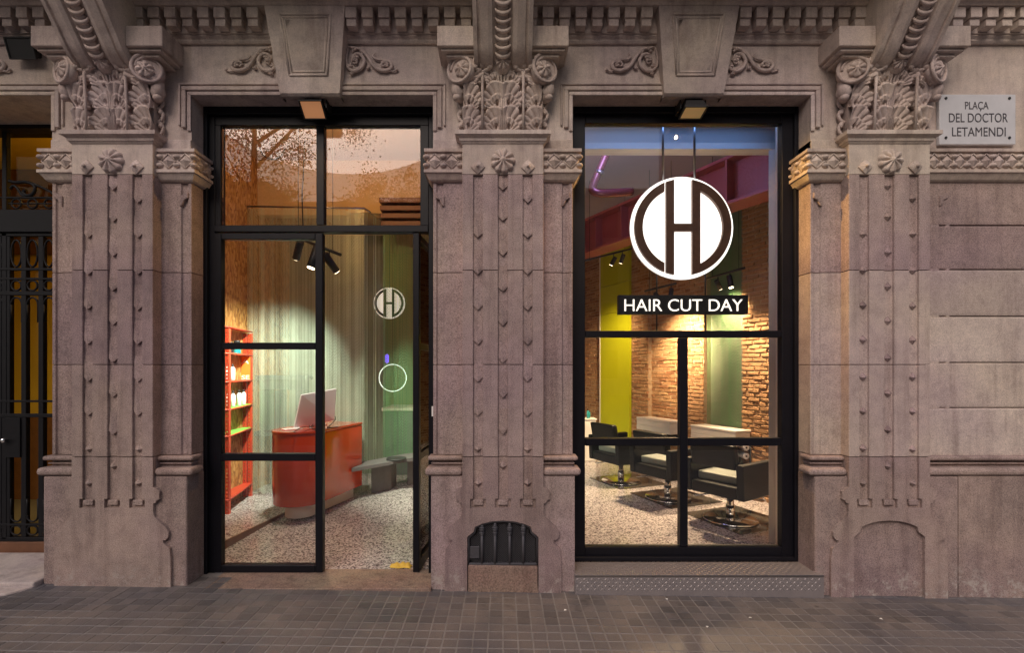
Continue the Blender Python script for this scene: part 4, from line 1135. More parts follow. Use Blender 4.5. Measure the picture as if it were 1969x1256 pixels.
# computer
cp = thing('computer', 'white all in one computer seen from behind on the red desk', 'computer', (0, 0, 0))
A0 = P(556, 835, 5.15); B0 = P(640, 804, 5.75)
zc1, zc2 = 5.12, 5.55
c4 = [P(563, 826, zc1), P(641, 808, zc2), P(645, 747, zc2), P(578, 759, zc1)]
nrm = (c4[1]-c4[0]).cross(c4[3]-c4[0]).normalized()*.02
ob('screen_back', B().add(c4+[v+nrm for v in c4], [(0, 1, 2, 3), (7, 6, 5, 4), (0, 4, 5, 1), (1, 5, 6, 2), (2, 6, 7, 3), (3, 7, 4, 0)]).mesh(.004, 2), 'computer_white', cp)
mc = (c4[0]+c4[1])/2
ob('foot', bx(mc.x-.09, mc.x+.09, mc.y-.0, mc.y+.16, 1.001, 1.012, .003, 1), 'computer_white', cp)
ob('neck', B().add([(mc.x-.06, mc.y+.02, 1.01), (mc.x+.06, mc.y+.02, 1.01), (mc.x+.06, mc.y+.05, 1.16), (mc.x-.06, mc.y+.05, 1.16), (mc.x-.06, mc.y+.03, 1.01), (mc.x+.06, mc.y+.03, 1.01), (mc.x+.06, mc.y+.06, 1.16), (mc.x-.06, mc.y+.06, 1.16)], [(0, 1, 2, 3), (4, 7, 6, 5), (0, 4, 5, 1), (2, 6, 7, 3), (0, 3, 7, 4), (1, 5, 6, 2)]).mesh(), 'computer_white', cp)
kb = tag(ob('paper_pad', bx(-.09, .09, -.055, .055, 0, .01, .002, 1), 'white_plastic', None, (-2.2, 1.50, 1.0005), (0, 0, .7)), 'white paper pad at the front end of the red desk', 'paper')
def cable(name, pts, lab, r=.005, mat='black_plastic'): return tag(ob(name, B().tube(cr_path(pts, 6), r, 6).mesh(), mat), lab, 'cable')
def dk(px, py, dz=0):     # point over the desk top
    zc = (EYE-1.006)*F/(py-HY); v = P(px, py, zc); v.z += dz; return v
cable('cable', [dk(565, 832, .004), dk(580, 826, .02), dk(598, 822, .008), dk(605, 816, .05), dk(597, 812, .07), dk(591, 814, .05), dk(598, 823, .004), dk(612, 826, .004)], 'thin black cable looping across the near half of the red desk top')
cable('cable', [dk(612, 820, .004), dk(622, 816, .006), dk(634, 811, .06), dk(642, 812, .08), dk(645, 815, .05), dk(636, 819, .01), dk(630, 824, .004), dk(650, 822, .004)], 'thin black cable curled up beside the white computer foot')

# ---- grey bench and round tray
bn = thing('bench', 'long grey stone bench standing behind the doorway', 'bench', (0, 0, .1))
bt = .40
b0, b1, b2_, b3_ = Vector((-1.60, 1.62)), Vector((-.35, 2.12)), Vector((-.45, 2.42)), Vector((-1.58, 1.98))
b0 = FL(676, 901, .5); b1 = FL(900, 862, .5); b2_ = FL(900, 850, .5); b3_ = FL(697, 888, .5)
ob('seat', B().prism([(v.x, v.y) for v in (b0, b1, b2_, b3_)], bt-.045, bt, 'xy').mesh(.004, 1), 'grey_stone', bn)
def leg(px0, px1):
    a = FL(px0, 895-(px0-676)*.17, .5); c_ = FL(px1, 895-(px1-676)*.17, .5)
    ob('leg', B().prism([(a.x, a.y+.04), (c_.x, c_.y+.04), (c_.x+.03, c_.y+.24), (a.x+.03, a.y+.24)], 0.001, bt-.046, 'xy').mesh(.003, 1), 'grey_stone', bn)
leg(712, 738); leg(738.5, 750); leg(782, 812)
trc = FL(762, 881, .52)
tag(ob('round_tray', B().cyl((0, 0, 0), (0, 0, .02), .125, 28, .12).mesh(), 'dark_grey', None, (trc.x, trc.y, .501)), 'dark round disc lying on the grey bench', 'tray')
# counter half seen behind the curtain
ct = thing('rear_counter', 'grey counter with pale top seen through the chains', 'counter', (-1.42, 3.75, .1))
ob('body', bx(-.3, .9, -.3, .3, .001, .93), 'grey_stone', ct); ob('top', bx(-.33, .93, -.33, .33, .931, .975, .004, 1), 'white_counter', ct)

# neon ring, purple neon, added disc for the logo's reflection behind the chains
nr = P(755, 727, 6.75); 
nz = thing('neon_ring', 'round white neon ring hanging behind the chain curtain', 'neon lamp', nr)
nr_r = 26*6.75/F
ob('tube', B().tube([(nr_r*math.cos(a), 0, nr_r*math.sin(a)) for a in [2*PI*k/36 for k in range(37)]], .006, 6, False).mesh(), 'neon_white', nz)
ob('wire', B().tube([(0, 0, nr_r), (0, 0, 3.6-nr.z)], .0015, 4).mesh(), 'black_plastic', nz)
pn = P(744, 690, 6.76)
pz = thing('neon_symbol', 'small purple neon symbol above the white neon ring', 'neon lamp', pn)
sm = B()
for (dx, dz) in ((0, -.035), (0, .0), (0, .035)): sm.tube([(dx+.022*math.cos(a), 0, dz+.017*math.sin(a)) for a in [2*PI*k/12 for k in range(13)]], .0045, 5, False)
sm.tube([(0, 0, -.07), (0, 0, .07)], .004, 5); ob('tube', sm.mesh(), 'neon_purple', pz); ob('wire', B().tube([(0, 0, .07), (0, 0, 3.6-pn.z)], .0015, 4).mesh(), 'black_plastic', pz)

def logo(root, R, y, lit, mat_dark, th=.012, gap=False):
    """luminous round face with the dark monogram in front; local coords, faces -y"""
    k = R/98.7
    ob('lit_face', B().cyl((0, y, 0), (0, y+.035, 0), R, 64).mesh(), lit, root)
    def piece(poly, nm='monogram_bar'): ob(nm, B().prism(poly, y-th, y-.0005).mesh(), mat_dark, root)
    Ro, Ri = 92.5*k, 77*k
    def arcring(side, xcut):
        po = []; pin = []
        a_o = math.acos(xcut*k/Ro); a_i = math.acos(xcut*k/Ri)
        n = 28
        if side > 0:
            po = [(Ro*math.cos(a), Ro*math.sin(a)) for a in [a_o-2*a_o*i/n for i in range(n+1)]]
            pin = [(Ri*math.cos(a), Ri*math.sin(a)) for a in [-a_i+2*a_i*i/n for i in range(n+1)]]
        else:
            po = [(-Ro*math.cos(a), Ro*math.sin(a)) for a in [a_o-2*a_o*i/n for i in range(n+1)]]
            pin = [(-Ri*math.cos(a), Ri*math.sin(a)) for a in [-a_i+2*a_i*i/n for i in range(n+1)]]
        return po+pin
    piece(arcring(1, 33.2), 'monogram_arc'); piece(arcring(-1, 35.5), 'monogram_arc')
    def vbar(x0, x1):
        e = 92.5
        h0, h1 = math.sqrt(e*e-x0*x0)*k, math.sqrt(e*e-x1*x1)*k
        piece([(x0*k, -h0), (x1*k, -h1), (x1*k, h1), (x0*k, h0)])
    vbar(-32, -17); vbar(18, 33)
    piece([(-16.9*k, -7.7*k), (17.9*k, -7.7*k), (17.9*k, 6.7*k), (-16.9*k, 6.7*k)])
zl = 6.85
lg = thing('reflected_logo_disc', 'added glowing disc for the reflected round logo behind the chain curtain', 'sign', P(748, 583, zl))  # glowing disc added in place of the big logo's reflection
emit('reflection_glow', (1, .95, .8), .62)
logo(lg, 30*zl/F, 0, 'reflection_glow', 'black_plastic', .006)
ob('wire', B().tube([(0, .02, 30*zl/F), (0, .02, 3.6-P(748, 583, zl).z)], .002, 4).mesh(), 'black_plastic', lg)
# purple lit niche far behind (seen in the slit beside the open leaf)
pu = thing('purple_screen', 'purple glowing wall panel far behind the open door leaf', 'panel', (0, 0, 0))
a, c_ = P(800, 800, 8.5), P(870, 670, 8.5)
ob('panel', bx(a.x, c_.x, a.y, a.y+.03, a.z, c_.z), 'panel_purple', pu); ob('shelf', bx(a.x, c_.x, a.y-.2, a.y-.001, (a.z+c_.z)/2-.02, (a.z+c_.z)/2+.02), 'white_counter', pu)
ob('stand', bx(a.x, c_.x, a.y-.05, a.y+.05, .101, a.z-.001), 'white_counter', pu)

# ---- red perforated shelf against the left wall
sh = thing('shelf_rack', 'red perforated metal shelf rack with bright green shelves', 'shelf', (0, 0, .1))
PZ = 5.10; PZ2 = 5.83
px_near, px_far = X_(440, PZ), X_(482.5, PZ2)
ya, yb = PZ-D, PZ2-D
xa_ = -3.122
H0 = 2.08-.1
def post(x, y):
    # slotted angle: two flanges with holes cut
    b_ = B(); w_ = .038; n = int(H0/.04)
    for k in range(n):
        z = k*.04
        for (dx, dy) in ((1, 0), (0, 1)):
            if dx:
                b_.box(x-w_, x-.027, y, y+.003, z, z+.04); b_.box(x-.015, x, y, y+.003, z, z+.04); b_.box(x-.0269, x-.0151, y+.0002, y+.003, z, z+.022)
            else:
                b_.box(x-.003, x, y+.0032, y+w_, z, z+.04)
    return b_.mesh()
for (x, y) in ((px_near, ya), (px_far, yb), (-3.085, yb-.01), (-3.085, ya)): ob('post', post(x, y), 'shelf_red', sh)
lev = [(637, 'shelf_red'), (682, 'shelf_red'), (730, 'shelf_red'), (777, 'board_lime'), (822, 'board_lime'), (960, 'shelf_red')]
LZ = []
for py, mt_ in lev:
    h = H_(py, PZ2); LZ.append(h)
    if py == 960: h = .26
    b_ = B(); b_.prism([(-3.115, ya+.004), (px_near-.004, ya+.004), (px_far-.004, yb+.03), (-3.115, yb+.03)], h-.1-.010, h-.1, 'xy')
    ob('shelf_board', b_.mesh(), mt_, sh)
    e = B().tube([(px_near-.001, ya, h-.112), (px_far-.001, yb+.03, h-.112)], .009, 4); e.tube([(-3.11, ya, h-.112), (px_near, ya, h-.112)], .009, 4)
    ob('shelf_edge', e.mesh(), 'shelf_red', sh)
def on_shelf(k, y, xo=-.06): return (lerp(px_near, px_far, (y-ya)/(yb-ya))+xo, y, LZ[k]+.0005)
bn_i = 0
btl = B().cyl((0, 0, 0), (0, 0, .13), .026, 12).cyl((0, 0, .13), (0, 0, .150), .024, 12, .009).mesh(.003, 1)
capm = B().cyl((0, 0, .1505), (0, 0, .178), .010, 10).mesh()
crt = B().box(-.03, .03, -.022, .022, 0, .15).add([(-.03, -.022, .15), (.03, -.022, .15), (.03, .022, .15), (-.03, .022, .15), (-.03, 0, .185), (.03, 0, .185)], [(0, 1, 5, 4), (2, 3, 4, 5), (0, 4, 3), (1, 2, 5)]).mesh()
blab = {(3, 0): 'white bottle nearest the front on the upper green shelf', (3, 1): 'white bottle second from the front on the upper green shelf', (3, 2): 'white bottle third from the front on the upper green shelf', (3, 3): 'white bottle farthest back on the upper green shelf',
        (2, 0): 'white bottle at the near end of the shelf beside the orange card', (2, 1): 'white bottle just behind the nearest one by the orange card'}
for (k, n), lab in blab.items():
    y = ya+.10+n*.15+(.05 if n > 1 else 0)
    r = thing('bottle', lab, 'bottle', on_shelf(k, y, -.045 if k == 3 else -.05), 0, 'white bottles on the red rack')
    ob('body', btl, 'white_plastic', r); ob('cap', capm, 'white_plastic' if n % 2 else 'dark_grey', r)
r = thing('jar', 'dark glass jar on the top part of the red rack', 'jar', on_shelf(1, ya+.42, -.06)); ob('body', B().cyl((0, 0, 0), (0, 0, .12), .04, 14).mesh(.006, 2), 'teal_plastic', r); ob('lid', B().cyl((0, 0, .121), (0, 0, .15), .034, 14).mesh(), 'black_plastic', r)
r = thing('jar', 'black tin on the second shelf of the red rack beside the near post', 'jar', on_shelf(1, ya+.2, -.06)); ob('body', B().cyl((0, 0, 0), (0, 0, .10), .035, 14).mesh(.006, 2), 'black_plastic', r); ob('lid', B().cyl((0, 0, .101), (0, 0, .12), .03, 14).mesh(), 'black_plastic', r)
oc = thing('brand_card', 'orange display card with white and black lettering at the back of the red rack', 'sign')
zc_ = 5.80
a, c_ = P(434, 729, zc_), P(481, 686, zc_)
ob('card', bx(a.x, c_.x, a.y-.002, a.y+.004, LZ[2]+.001, c_.z), 'orange_card', oc)
letters('KÉRA', 9*zc_/F, .001, 'letter_white', oc, P(457, 0, zc_).x, a.y-.0035, P(0, 699.5, zc_).z, width=44*zc_/F, offset=.015)
letters('K', 11*zc_/F, .001, 'letter_black', oc, P(455, 0, zc_).x, a.y-.0035, P(0, 716, zc_).z, width=8*zc_/F)
letters('STASE', 8.5*zc_/F, .001, 'letter_white', oc, P(458, 0, zc_).x, a.y-.0035, P(0, 730, zc_).z, width=44*zc_/F, offset=.015)

# ---- track spotlights
def track_head(root, p, d_, L=.16, r=.032, lit=True, power=40, size=60, col=(1, .72, .42), target=None, stem=.10):
    p = Vector(p); d_ = Vector(d_).normalized(); q = p+d_*L
    ob('lamp_head', B().cyl(p, q, r, 16).mesh(.003, 1), 'black_plastic', root)
    ob('lamp_lens', B().cyl(q+d_*.0005, q+d_*.003, r*.8, 16).mesh(), 'lamp_face' if lit else 'dark_grey', root)
    ob('lamp_stem', B().cyl(p+d_*L*.4, p+d_*L*.4+Vector((0, 0, stem)), .007, 8).mesh(), 'black_plastic', root)
    if lit: spot('lamp_light', root, q+d_*.012, q+d_, power, size, .7, col, .06)
def track(label, p0, p1, heads, hang=None):
    r = thing('track_light', label, 'lamp', (0, 0, 0), 0, 'ceiling track spotlights')
    p0 = Vector(p0); p1 = Vector(p1)
    ob('rail', B().cyl(p0, p1, .014, 8).mesh(), 'black_plastic', r)
    for t_ in (.15, .85):
        q = p0.lerp(p1, t_); ob('hanger', B().cyl(q, (q.x, q.y, CH-.001), .003, 6).mesh(), 'black_plastic', r)
    for (t_, dz, d_, kw) in heads:
        q = p0.lerp(p1, t_); dd_ = Vector(d_).normalized(); L = kw.get('L', .16)
        track_head(r, q+Vector((0, 0, -.10))-dd_*L*.4+Vector((0, 0, dz)), d_, **kw)
    return r
WL = lambda x, y, z: Vector((x, y, z))
# left shop: over the desk, washing the chain curtain and the shelf
tz = 4.75
track('track with three black spotlights above the red desk', P(560, 452, tz), P(655, 490, tz-.3), [
    (.16, 0, (-.30, .35, -.5), dict(power=66, size=78, L=.2, r=.036, col=(.95, 1, .80))),
    (.50, 0, (-.12, -.1, -.5), dict(power=13, size=80, L=.22, r=.042, col=(1, .80, .55))),
    (.78, 0, (.22, .35, -.42), dict(power=60, size=75, L=.2, r=.036, col=(.95, 1, .74)))])

# ---- right interior: oblique wall
WA = Vector((2.98, 5.82-D)); WD = Vector((-.370, .929)).normalized(); WN = Vector((-WD.y, WD.x)); WN = -WN if WN.y > 0 else WN   # WN towards the room (-,-)
def wall_s(px, off=0.0):
    """wall parameter s where the sight line of picture column px meets the wall face"""
    k = (px-HX)/F; A_ = WA+WN*off
    # (A.x+s*D.x) = k*(A.y+D+s*D.y)
    return (k*(A_.y+D)-A_.x)/(WD.x-k*WD.y)
WRZ = math.atan2(WD.y, WD.x)
def wpt(s_, off=0, z=0): p_ = WA+WD*s_+WN*off; return Vector((p_.x, p_.y, z))
def wbox(s0, s1, o0, o1, z0, z1, bev=0):
    b_ = B(); vs = [wpt(s_, o_, z) for s_ in (s0, s1) for o_ in (o0, o1) for z in (z0, z1)]
    b_.add(vs, [(0, 1, 3, 2), (4, 6, 7, 5), (0, 4, 5, 1), (2, 3, 7, 6), (0, 2, 6, 4), (1, 5, 7, 3)]); return b_.mesh(bev, 1)
bw = thing('brick_wall', 'rough orange brick wall running back through the hair salon', 'wall')
sA0, sA1 = -1.3, wall_s(1427); sB0, sB1 = wall_s(1353), wall_s(1318)
sC1 = wall_s(1248); sD1 = wall_s(1217); sE0, sE1 = wall_s(1161), wall_s(1110)
ob('backing', wbox(-1.3, 6.5, -.40, -.14, .1, CH-.001), 'mortar', bw)
segs = [(sA0, sA1, .0), (sB0, sB1, .0), (sB1+.002, sC1, -.05), (sC1+.002, sD1+.08, .02), (sE0-.1, sE1+.6, -.02)]
for (a, c_, off) in segs: ob('mortar_bed', wbox(a, c_, -.139, off-.009, .1, CH-.002), 'mortar', bw)
bmeshes = []
for k in range(8):
    j = lambda s_: random.uniform(-s_, s_)
    b_ = B(); b_.add([(sx_*(.092+j(.004)), -.04 if sy_ < 0 else .016+j(.004), sz_*(.0205+j(.002))) for sx_ in (-1, 1) for sy_ in (-1, 1) for sz_ in (-1, 1)],
                     [(0, 1, 3, 2), (4, 6, 7, 5), (0, 4, 5, 1), (2, 3, 7, 6), (0, 2, 6, 4), (1, 5, 7, 3)]); bmeshes.append(b_.mesh(.005, 1))
br_rest = B(); nind = 0
def lay(a, c_, off, individual, zlo=.14, zhi=CH-.05):
    global nind
    row = 0; z = zlo
    while z < zhi:
        s_ = a-(row % 2)*.10+random.uniform(-.02, .02)
        while s_ < c_:
            e0 = max(s_, a); e1 = min(s_+.172+random.uniform(-.02, .004), c_)
            if e1-e0 > .03:
                m0 = (e0+e1)/2; hw_ = (e1-e0)/2; o_ = off+random.uniform(-.006, .007); tz_ = z+.027+random.uniform(-.003, .003)
                if individual and nind < 298 and z < 3.7:
                    q = wpt(m0, o_-.012, tz_); o2 = ob('brick', bmeshes[random.randrange(8)], 'brick', bw, q, (random.uniform(-.03, .03), random.uniform(-.012, .012), WRZ+random.uniform(-.02, .02)))
                    # local +y must face the room
                    o2.rotation_euler.z += PI if (Matrix.Rotation(WRZ, 2) @ Vector((0, 1))).dot(WN) < 0 else 0
                    o2.scale = (hw_/.092, 1, 1); nind += 1
                else:
                    vs = [wpt(m0+sx_*(hw_+random.uniform(-.004, .003)), o_-.05 if k_ < 0 else o_+random.uniform(-.004, .004), tz_+sz_*(.0205+random.uniform(-.003, .002))) for sx_ in (-1, 1) for k_ in (-1, 1) for sz_ in (-1, 1)]
                    br_rest.add(vs, [(0, 1, 3, 2), (4, 6, 7, 5), (0, 4, 5, 1), (2, 3, 7, 6), (0, 2, 6, 4), (1, 5, 7, 3)])
            s_ += .18
        z += .0525; row += 1
lay(wall_s(1500), sA1, 0, True); lay(sB0, sB1, 0, True)
lay(sA0, wall_s(1500)-.012, 0, False); lay(sB1+.002, sC1, -.05, False); lay(sC1+.002, sD1+.08, .02, False); lay(sE0-.1, sE1+.6, -.02, False)
ob('brickwork', br_rest.mesh(), 'brick', bw, kind='stuff')
ob('baseboard', wbox(-.9, sA1, .02, .06, .1, .145), 'baseboard', bw)
q0, q1 = wpt(sA1+.03, -.02), wpt(sB0-.03, -.02)
chain('chain_curtain', 'dark green chain curtain in the niche between two brick piers', (q0.x, q0.y), (q1.x, q1.y), .9, 3.7, 'chain_green', .014, .012)
ob('niche_board', wbox(sA1+.002, sB0-.002, -.138, -.12, .1, CH-.002), 'partition_green', bw)
lp = thing('lime_panel', 'tall lime yellow panel against the brick wall', 'panel')
ob('board', wbox(sD1, sE0, .03, .07, .101, H_(600, 8.2)), 'lime_panel', lp); ob('board', wbox(sD1, sE0, .03, .07, H_(600, 8.2)+.006, H_(545, 8.2)), 'lime_panel', lp)
ob('board', wbox(sD1, sE0, .03, .07, H_(545, 8.2)+.006, H_(475, 8.2)), 'lime_panel', lp); ob('edge_strip', wbox(sE0+.001, sE0+.03, .03, .075, .101, H_(475, 8.2)), 'white_counter', lp)
rp('upper_bulkhead', wbox(sD1+.1, sE0+.3, -.05, .0, H_(475, 8.2)+.01, CH-.003), 'white_wall')
# two floating white counters with a drawer line, mirror stand and towels below
for (s_px, e_px, lab) in ((1415, 1328, 'white floating salon counter in front of the green curtain, the nearer one'), (1289, 1224, 'white floating salon counter deeper in the room by the lit brick')):
    r = thing('salon_counter', lab, 'counter', (0, 0, 0), 0, 'floating white salon counters')
    s0, s1 = wall_s(s_px, .25), wall_s(e_px, .25)
    ob('top', wbox(s0, s1, -.0, .255, .872, .90, .003), 'white_counter', r)
    ob('drawer', wbox(s0+.004, s1-.004, .02, .25, .79, .869, .003), 'white_counter', r)
    ob('lower_box', wbox(s0+.002, s1-.002, .02, .252, .715, .787, .003), 'white_counter', r)
    ob('bracket', wbox(s0+.1, s0+.13, .02, .2, .62, .714), 'black_plastic', r); ob('bracket', wbox(s1-.13, s1-.1, .02, .2, .62, .714), 'black_plastic', r)
# towel trolley behind the nearest chair
tt = thing('towel_trolley', 'black trolley holding rolled white towels behind the nearest salon chair', 'trolley', P(1420, 890, 5.75)-Vector((0, 0, P(1420, 890, 5.75).z-.1)))
ob('frame', B().tube([(-.22, 0, .02), (-.22, 0, .62), (.14, 0, .62), (.14, 0, .02)], .012, 8).tube([(-.22, .25, .02), (-.22, .25, .62), (.14, .25, .62), (.14, .25, .02)], .012, 8).mesh(), 'black_plastic', tt)
for z in (.12, .36, .55): ob('tray', bx(-.22, .14, .005, .245, z, z+.02, .003, 1), 'black_plastic', tt)
for i, (x, z) in enumerate(((.085, .60), (.085, .50))):
    r = thing('towel_roll', ('upper' if i == 0 else 'lower')+' rolled white towel at the end of the black trolley', 'towel', (tt.location.x+x, tt.location.y-.02, tt.location.z+z+.0))
    ob('roll', B().cyl((0, 0, 0), (0, .2, 0), .038, 18).mesh(.008, 2), 'white_plastic', r); ob('core', B().cyl((0, -.001, 0), (0, .0, 0), .012, 12).mesh(), 'dark_grey', r)
# pale cabinet with bottles at far left of the window
gc_ = FL(1137, 888); cb = thing('side_cabinet', 'pale cylinder cabinet at the far left of the salon', 'cabinet', gc_)
kk = gc_.y+D
cb_h = (888-806)/F*kk
ob('body', bx(-.30, .085, -.0, .3, 0, cb_h-.02, .02, 3), 'white_counter', cb); ob('top', bx(-.31, .095, -.01, .31, cb_h-.019, cb_h, .004, 1), 'white_counter', cb)
for i, (x, h, c_) in enumerate(((-.045, .13, 'teal_plastic'), (-.01, .10, 'teal_plastic'))):
    r = thing('bottle', ('taller' if i == 0 else 'shorter')+' teal hair product bottle on the pale cabinet', 'bottle', (gc_.x+x, gc_.y+.08+.05*i, gc_.z+cb_h+.0005))
    ob('body', B().cyl((0, 0, 0), (0, 0, h), .018, 12).mesh(.003, 1), c_, r); ob('pump', B().cyl((0, 0, h), (0, 0, h+.035), .006, 8).mesh(), 'black_plastic', r)

# salon chairs
def taper_panel(x0, x1, y0, y1, z0, z1, dx0=0, dx1=0, bev=.014):
    b_ = B(); b_.add([(x0, y0, z0), (x1, y0, z0), (x1, y1, z0), (x0, y1, z0), (x0+dx0, y0, z1), (x1+dx1, y0, z1), (x1+dx1, y1, z1), (x0+dx0, y1, z1)],
                     [(3, 2, 1, 0), (4, 5, 6, 7), (0, 1, 5, 4), (1, 2, 6, 5), (2, 3, 7, 6), (3, 0, 4, 7)])
    me = b_.mesh(bev, 3); return me
def make_chair(label, loc, rz):
    """faces local +x; origin on the floor at the column"""
    r = thing('salon_chair', label, 'chair', loc, rz, 'black salon chairs')
    hw = .315
    for s_ in (-1, 1):
        a, c_ = sorted((s_*hw, s_*(hw-.075)))
        ob('armrest', taper_panel(-.30, .31, a, c_, .285, .62, -.015, .03), 'black_leather', r)
    ob('seat_frame', taper_panel(-.295, .28, -hw+.076, hw-.076, .285, .40, 0, 0), 'black_leather', r)
    ob('seat_cushion', taper_panel(-.20, .27, -hw+.079, hw-.079, .402, .485, 0, 0, .02), 'lit_seat_leather', r)
    ob('backrest', taper_panel(-.30, -.215, -hw+.079, hw-.079, .56, .80, -.05, -.05, .022), 'black_leather', r)
    ob('under_plate', bx(-.12, .12, -.12, .12, .26, .284, .003, 1), 'black_plastic', r)
    ob('column', B().cyl((0, 0, .02), (0, 0, .262), .033, 20).cyl((0, 0, .018), (0, 0, .15), .042, 20).mesh(), 'chrome', r)
    bp = B(); bp.grid([[(rr_*math.cos(2*PI*k/40), rr_*math.sin(2*PI*k/40), z) for k in range(40)] for rr_, z in ((.26, .003), (.262, .010), (.25, .018), (.05, .026), (.001, .026))], True, False, True)
    ob('base_disc', bp.mesh(), 'chrome', r)
    ob('pump_lever', B().tube(cr_path([(-.03, .03, .25), (-.12, .12, .255), (-.2, .2, .235), (-.24, .26, .225)], 4), .008, 8).mesh(), 'chrome', r)
    ob('footrest', B().tube([(.30, -.12, .27), (.46, -.12, .14), (.46, .12, .14), (.30, .12, .27)], .009, 8).box(.40, .50, -.11, .11, .135, .142).mesh(), 'chrome', r)
    return r
cpos = [(1404, 1001, 'black cube salon chair nearest the window, right of the mullion'), (1284, 959, 'black cube salon chair in the middle of the row of three'), (1194, 927, 'black cube salon chair farthest back in front of the lime panel')]
for i, (px, py, lab) in enumerate(cpos):
    p_ = FL(px, py); p_.z = .109
    mp_ = FL(px+14, py-3); rzz = math.radians((34, 30, 27)[i])
    make_chair(lab, p_, rzz)
    mrz = WRZ
    q_ = p_+Vector((-WN.x, -WN.y, 0))*.10
    tag(ob('floor_mat', bx(-.37, .37, -.37, .37, 0, .006, .001, 1), 'mat_black', None, (q_.x, q_.y, .101), (0, 0, mrz)), 'shiny dark square floor tile under the '+('nearest' if i == 0 else 'middle' if i == 1 else 'farthest')+' salon chair', 'mat', 'dark mats under salon chairs')

# track lights on the right
trk = [
 ('black track with two spotlights in front of the lime panel', P(1118, 503, 6.6), P(1215, 478, 7.2), [(.62, 0, (-.35, .25, -.7), dict(power=46, size=80, L=.13, r=.03)), (.80, 0, (-.15, .5, -.7), dict(power=46, size=80, L=.13, r=.03))]),
 ('black track with two spotlights before the green niche', P(1360, 536, 6.0), P(1432, 515, 5.6), [(.30, 0, (.5, .35, -.6), dict(power=27, size=85, L=.13, r=.028)), (.62, 0, (.05, -.25, -.9), dict(power=46, size=90, L=.15, r=.032))]),
 ('black track half hidden by the lettered sign box', P(1240, 560, 6.4), P(1300, 545, 6.0), [(.4, 0, (.55, .5, -.55), dict(power=60, size=75, L=.13, r=.028)), (.85, 0, (-.2, -.25, -.8), dict(power=60, size=90, L=.13, r=.028))])]
for a in trk: track(*a)

# white side panel and soffit box behind the window
rp('side_panel', B().prism([(X_(1478, 4.28), .72), (2.60, .50), (2.95, .50), (2.95, .80)], .1005, 3.56, 'xy').mesh(), 'white_wall')
zz_ = 4.30
rp('soffit_board', bx(.53, 2.94, zz_-D-.02, zz_-D+.06, H_(288, zz_), H_(276, zz_)), 'white_counter')
rp('bulkhead', bx(.53, 2.94, zz_-D+.061, zz_-D+.12, H_(287, zz_), CH-.004), 'white_wall')
rp('added_blue_strip', bx(.6, 2.3, .362, .37, TOPO-.05, TOPO-.035), 'added_blue_glow')  # unseen strip added for the blue glow under the window head
l = bpy.data.lights.new('added_blue_light', 'AREA'); l.energy = 2.2; l.color = (.16, .36, .9); l.shape = 'RECTANGLE'; l.size = 1.7; l.size_y = .03  # added light that tints the bulkhead blue
lo = bpy.data.objects.new('added_blue_light', l); COL.objects.link(lo); lo.parent = room; lo.location = (1.45, .40, TOPO-.03); lo.rotation_euler = (Vector((0, -1, .1))).to_track_quat('Z', 'Y').to_euler()
# red roof girder crossing the salon ceiling, red pipe, unseen lamp added for the violet tint
gd = thing('red_girder', 'red painted girder running under the salon ceiling', 'girder')
g0, g1 = Vector((2.75, .74)), Vector((.95, 4.1)); gu = (g1-g0).normalized(); gn = Vector((-gu.y, gu.x))
def gbox(o0, o1, z0, z1, nm, t0=0, t1=None):
    L_ = (g1-g0).length if t1 is None else t1
    vs = [((g0+gu*s_+gn*o_).x, (g0+gu*s_+gn*o_).y, z) for s_ in (t0, L_) for o_ in (o0, o1) for z in (z0, z1)]
    ob(nm, B().add(vs, [(0, 1, 3, 2), (4, 6, 7, 5), (0, 4, 5, 1), (2, 3, 7, 6), (0, 2, 6, 4), (1, 5, 7, 3)]).mesh(), 'beam_red', gd)
gbox(-.14, .14, 3.30, 3.33, 'lower_flange'); gbox(-.14, .14, 3.76, 3.79, 'upper_flange'); gbox(-.012, .012, 3.331, 3.759, 'web')
for k in range(7): gbox(-.13, .13, 3.331, 3.759, 'stiffener', .25+k*.52, .27+k*.52)
rp('light_tinted_ceiling', bx(.35, 4.8, .9, 5.2, CH-.06, CH-.001), 'light_tinted_ceiling')  # slab coloured for the violet light falling on it
gp = thing('red_pipe', 'shiny red bent pipe under the ceiling at the window top left', 'pipe')
ob('pipe', B().tube(cr_path([P(1180, 262, 5.0), P(1160, 310, 5.0), P(1142, 352, 5.0), P(1140, 366, 5.0), P(1158, 372, 5.0), P(1215, 368, 5.1)], 5), .042, 14).mesh(), 'pipe_red', gp)
ob('clamp', B().cyl(P(1153, 330, 5.0), P(1151, 336, 5.0), .050, 14).mesh(), 'brushed_steel', gp)
pp_ = thing('added_purple_lamp', 'added unseen strip lamp casting purple light on the salon ceiling', 'lamp', (1.0, 1.1, 4.0))  # lamp added out of sight for the violet in the upper pane
ob('strip', bx(-.4, .4, -.02, .02, -.015, .015, .003, 1), 'black_plastic', pp_); ob('hanger', B().cyl((0, 0, .0155), (0, 0, CH-4.01), .004, 6).mesh(), 'black_plastic', pp_)
point('lamp_light', pp_, (0, 0, -.12), 17, (.45, .42, 1), .15)

# cables hanging from the ceiling in the door's upper left pane
cable('ceiling_cable', [P(499, 232, 4.7), P(499, 284, 4.7), P(508, 300, 4.7), P(525, 306, 4.7), P(540, 300, 4.7), P(549, 284, 4.7), P(550, 232, 4.7)][1:6], 'black cable sagging in a loop in the upper left door pane', .006)
cable('ceiling_cable', [P(586, 270, 4.7), P(583, 340, 4.7), P(581, 380, 4.7), P(583, 440, 4.7)], 'black cable hanging straight down beside the sagging loop', .006)

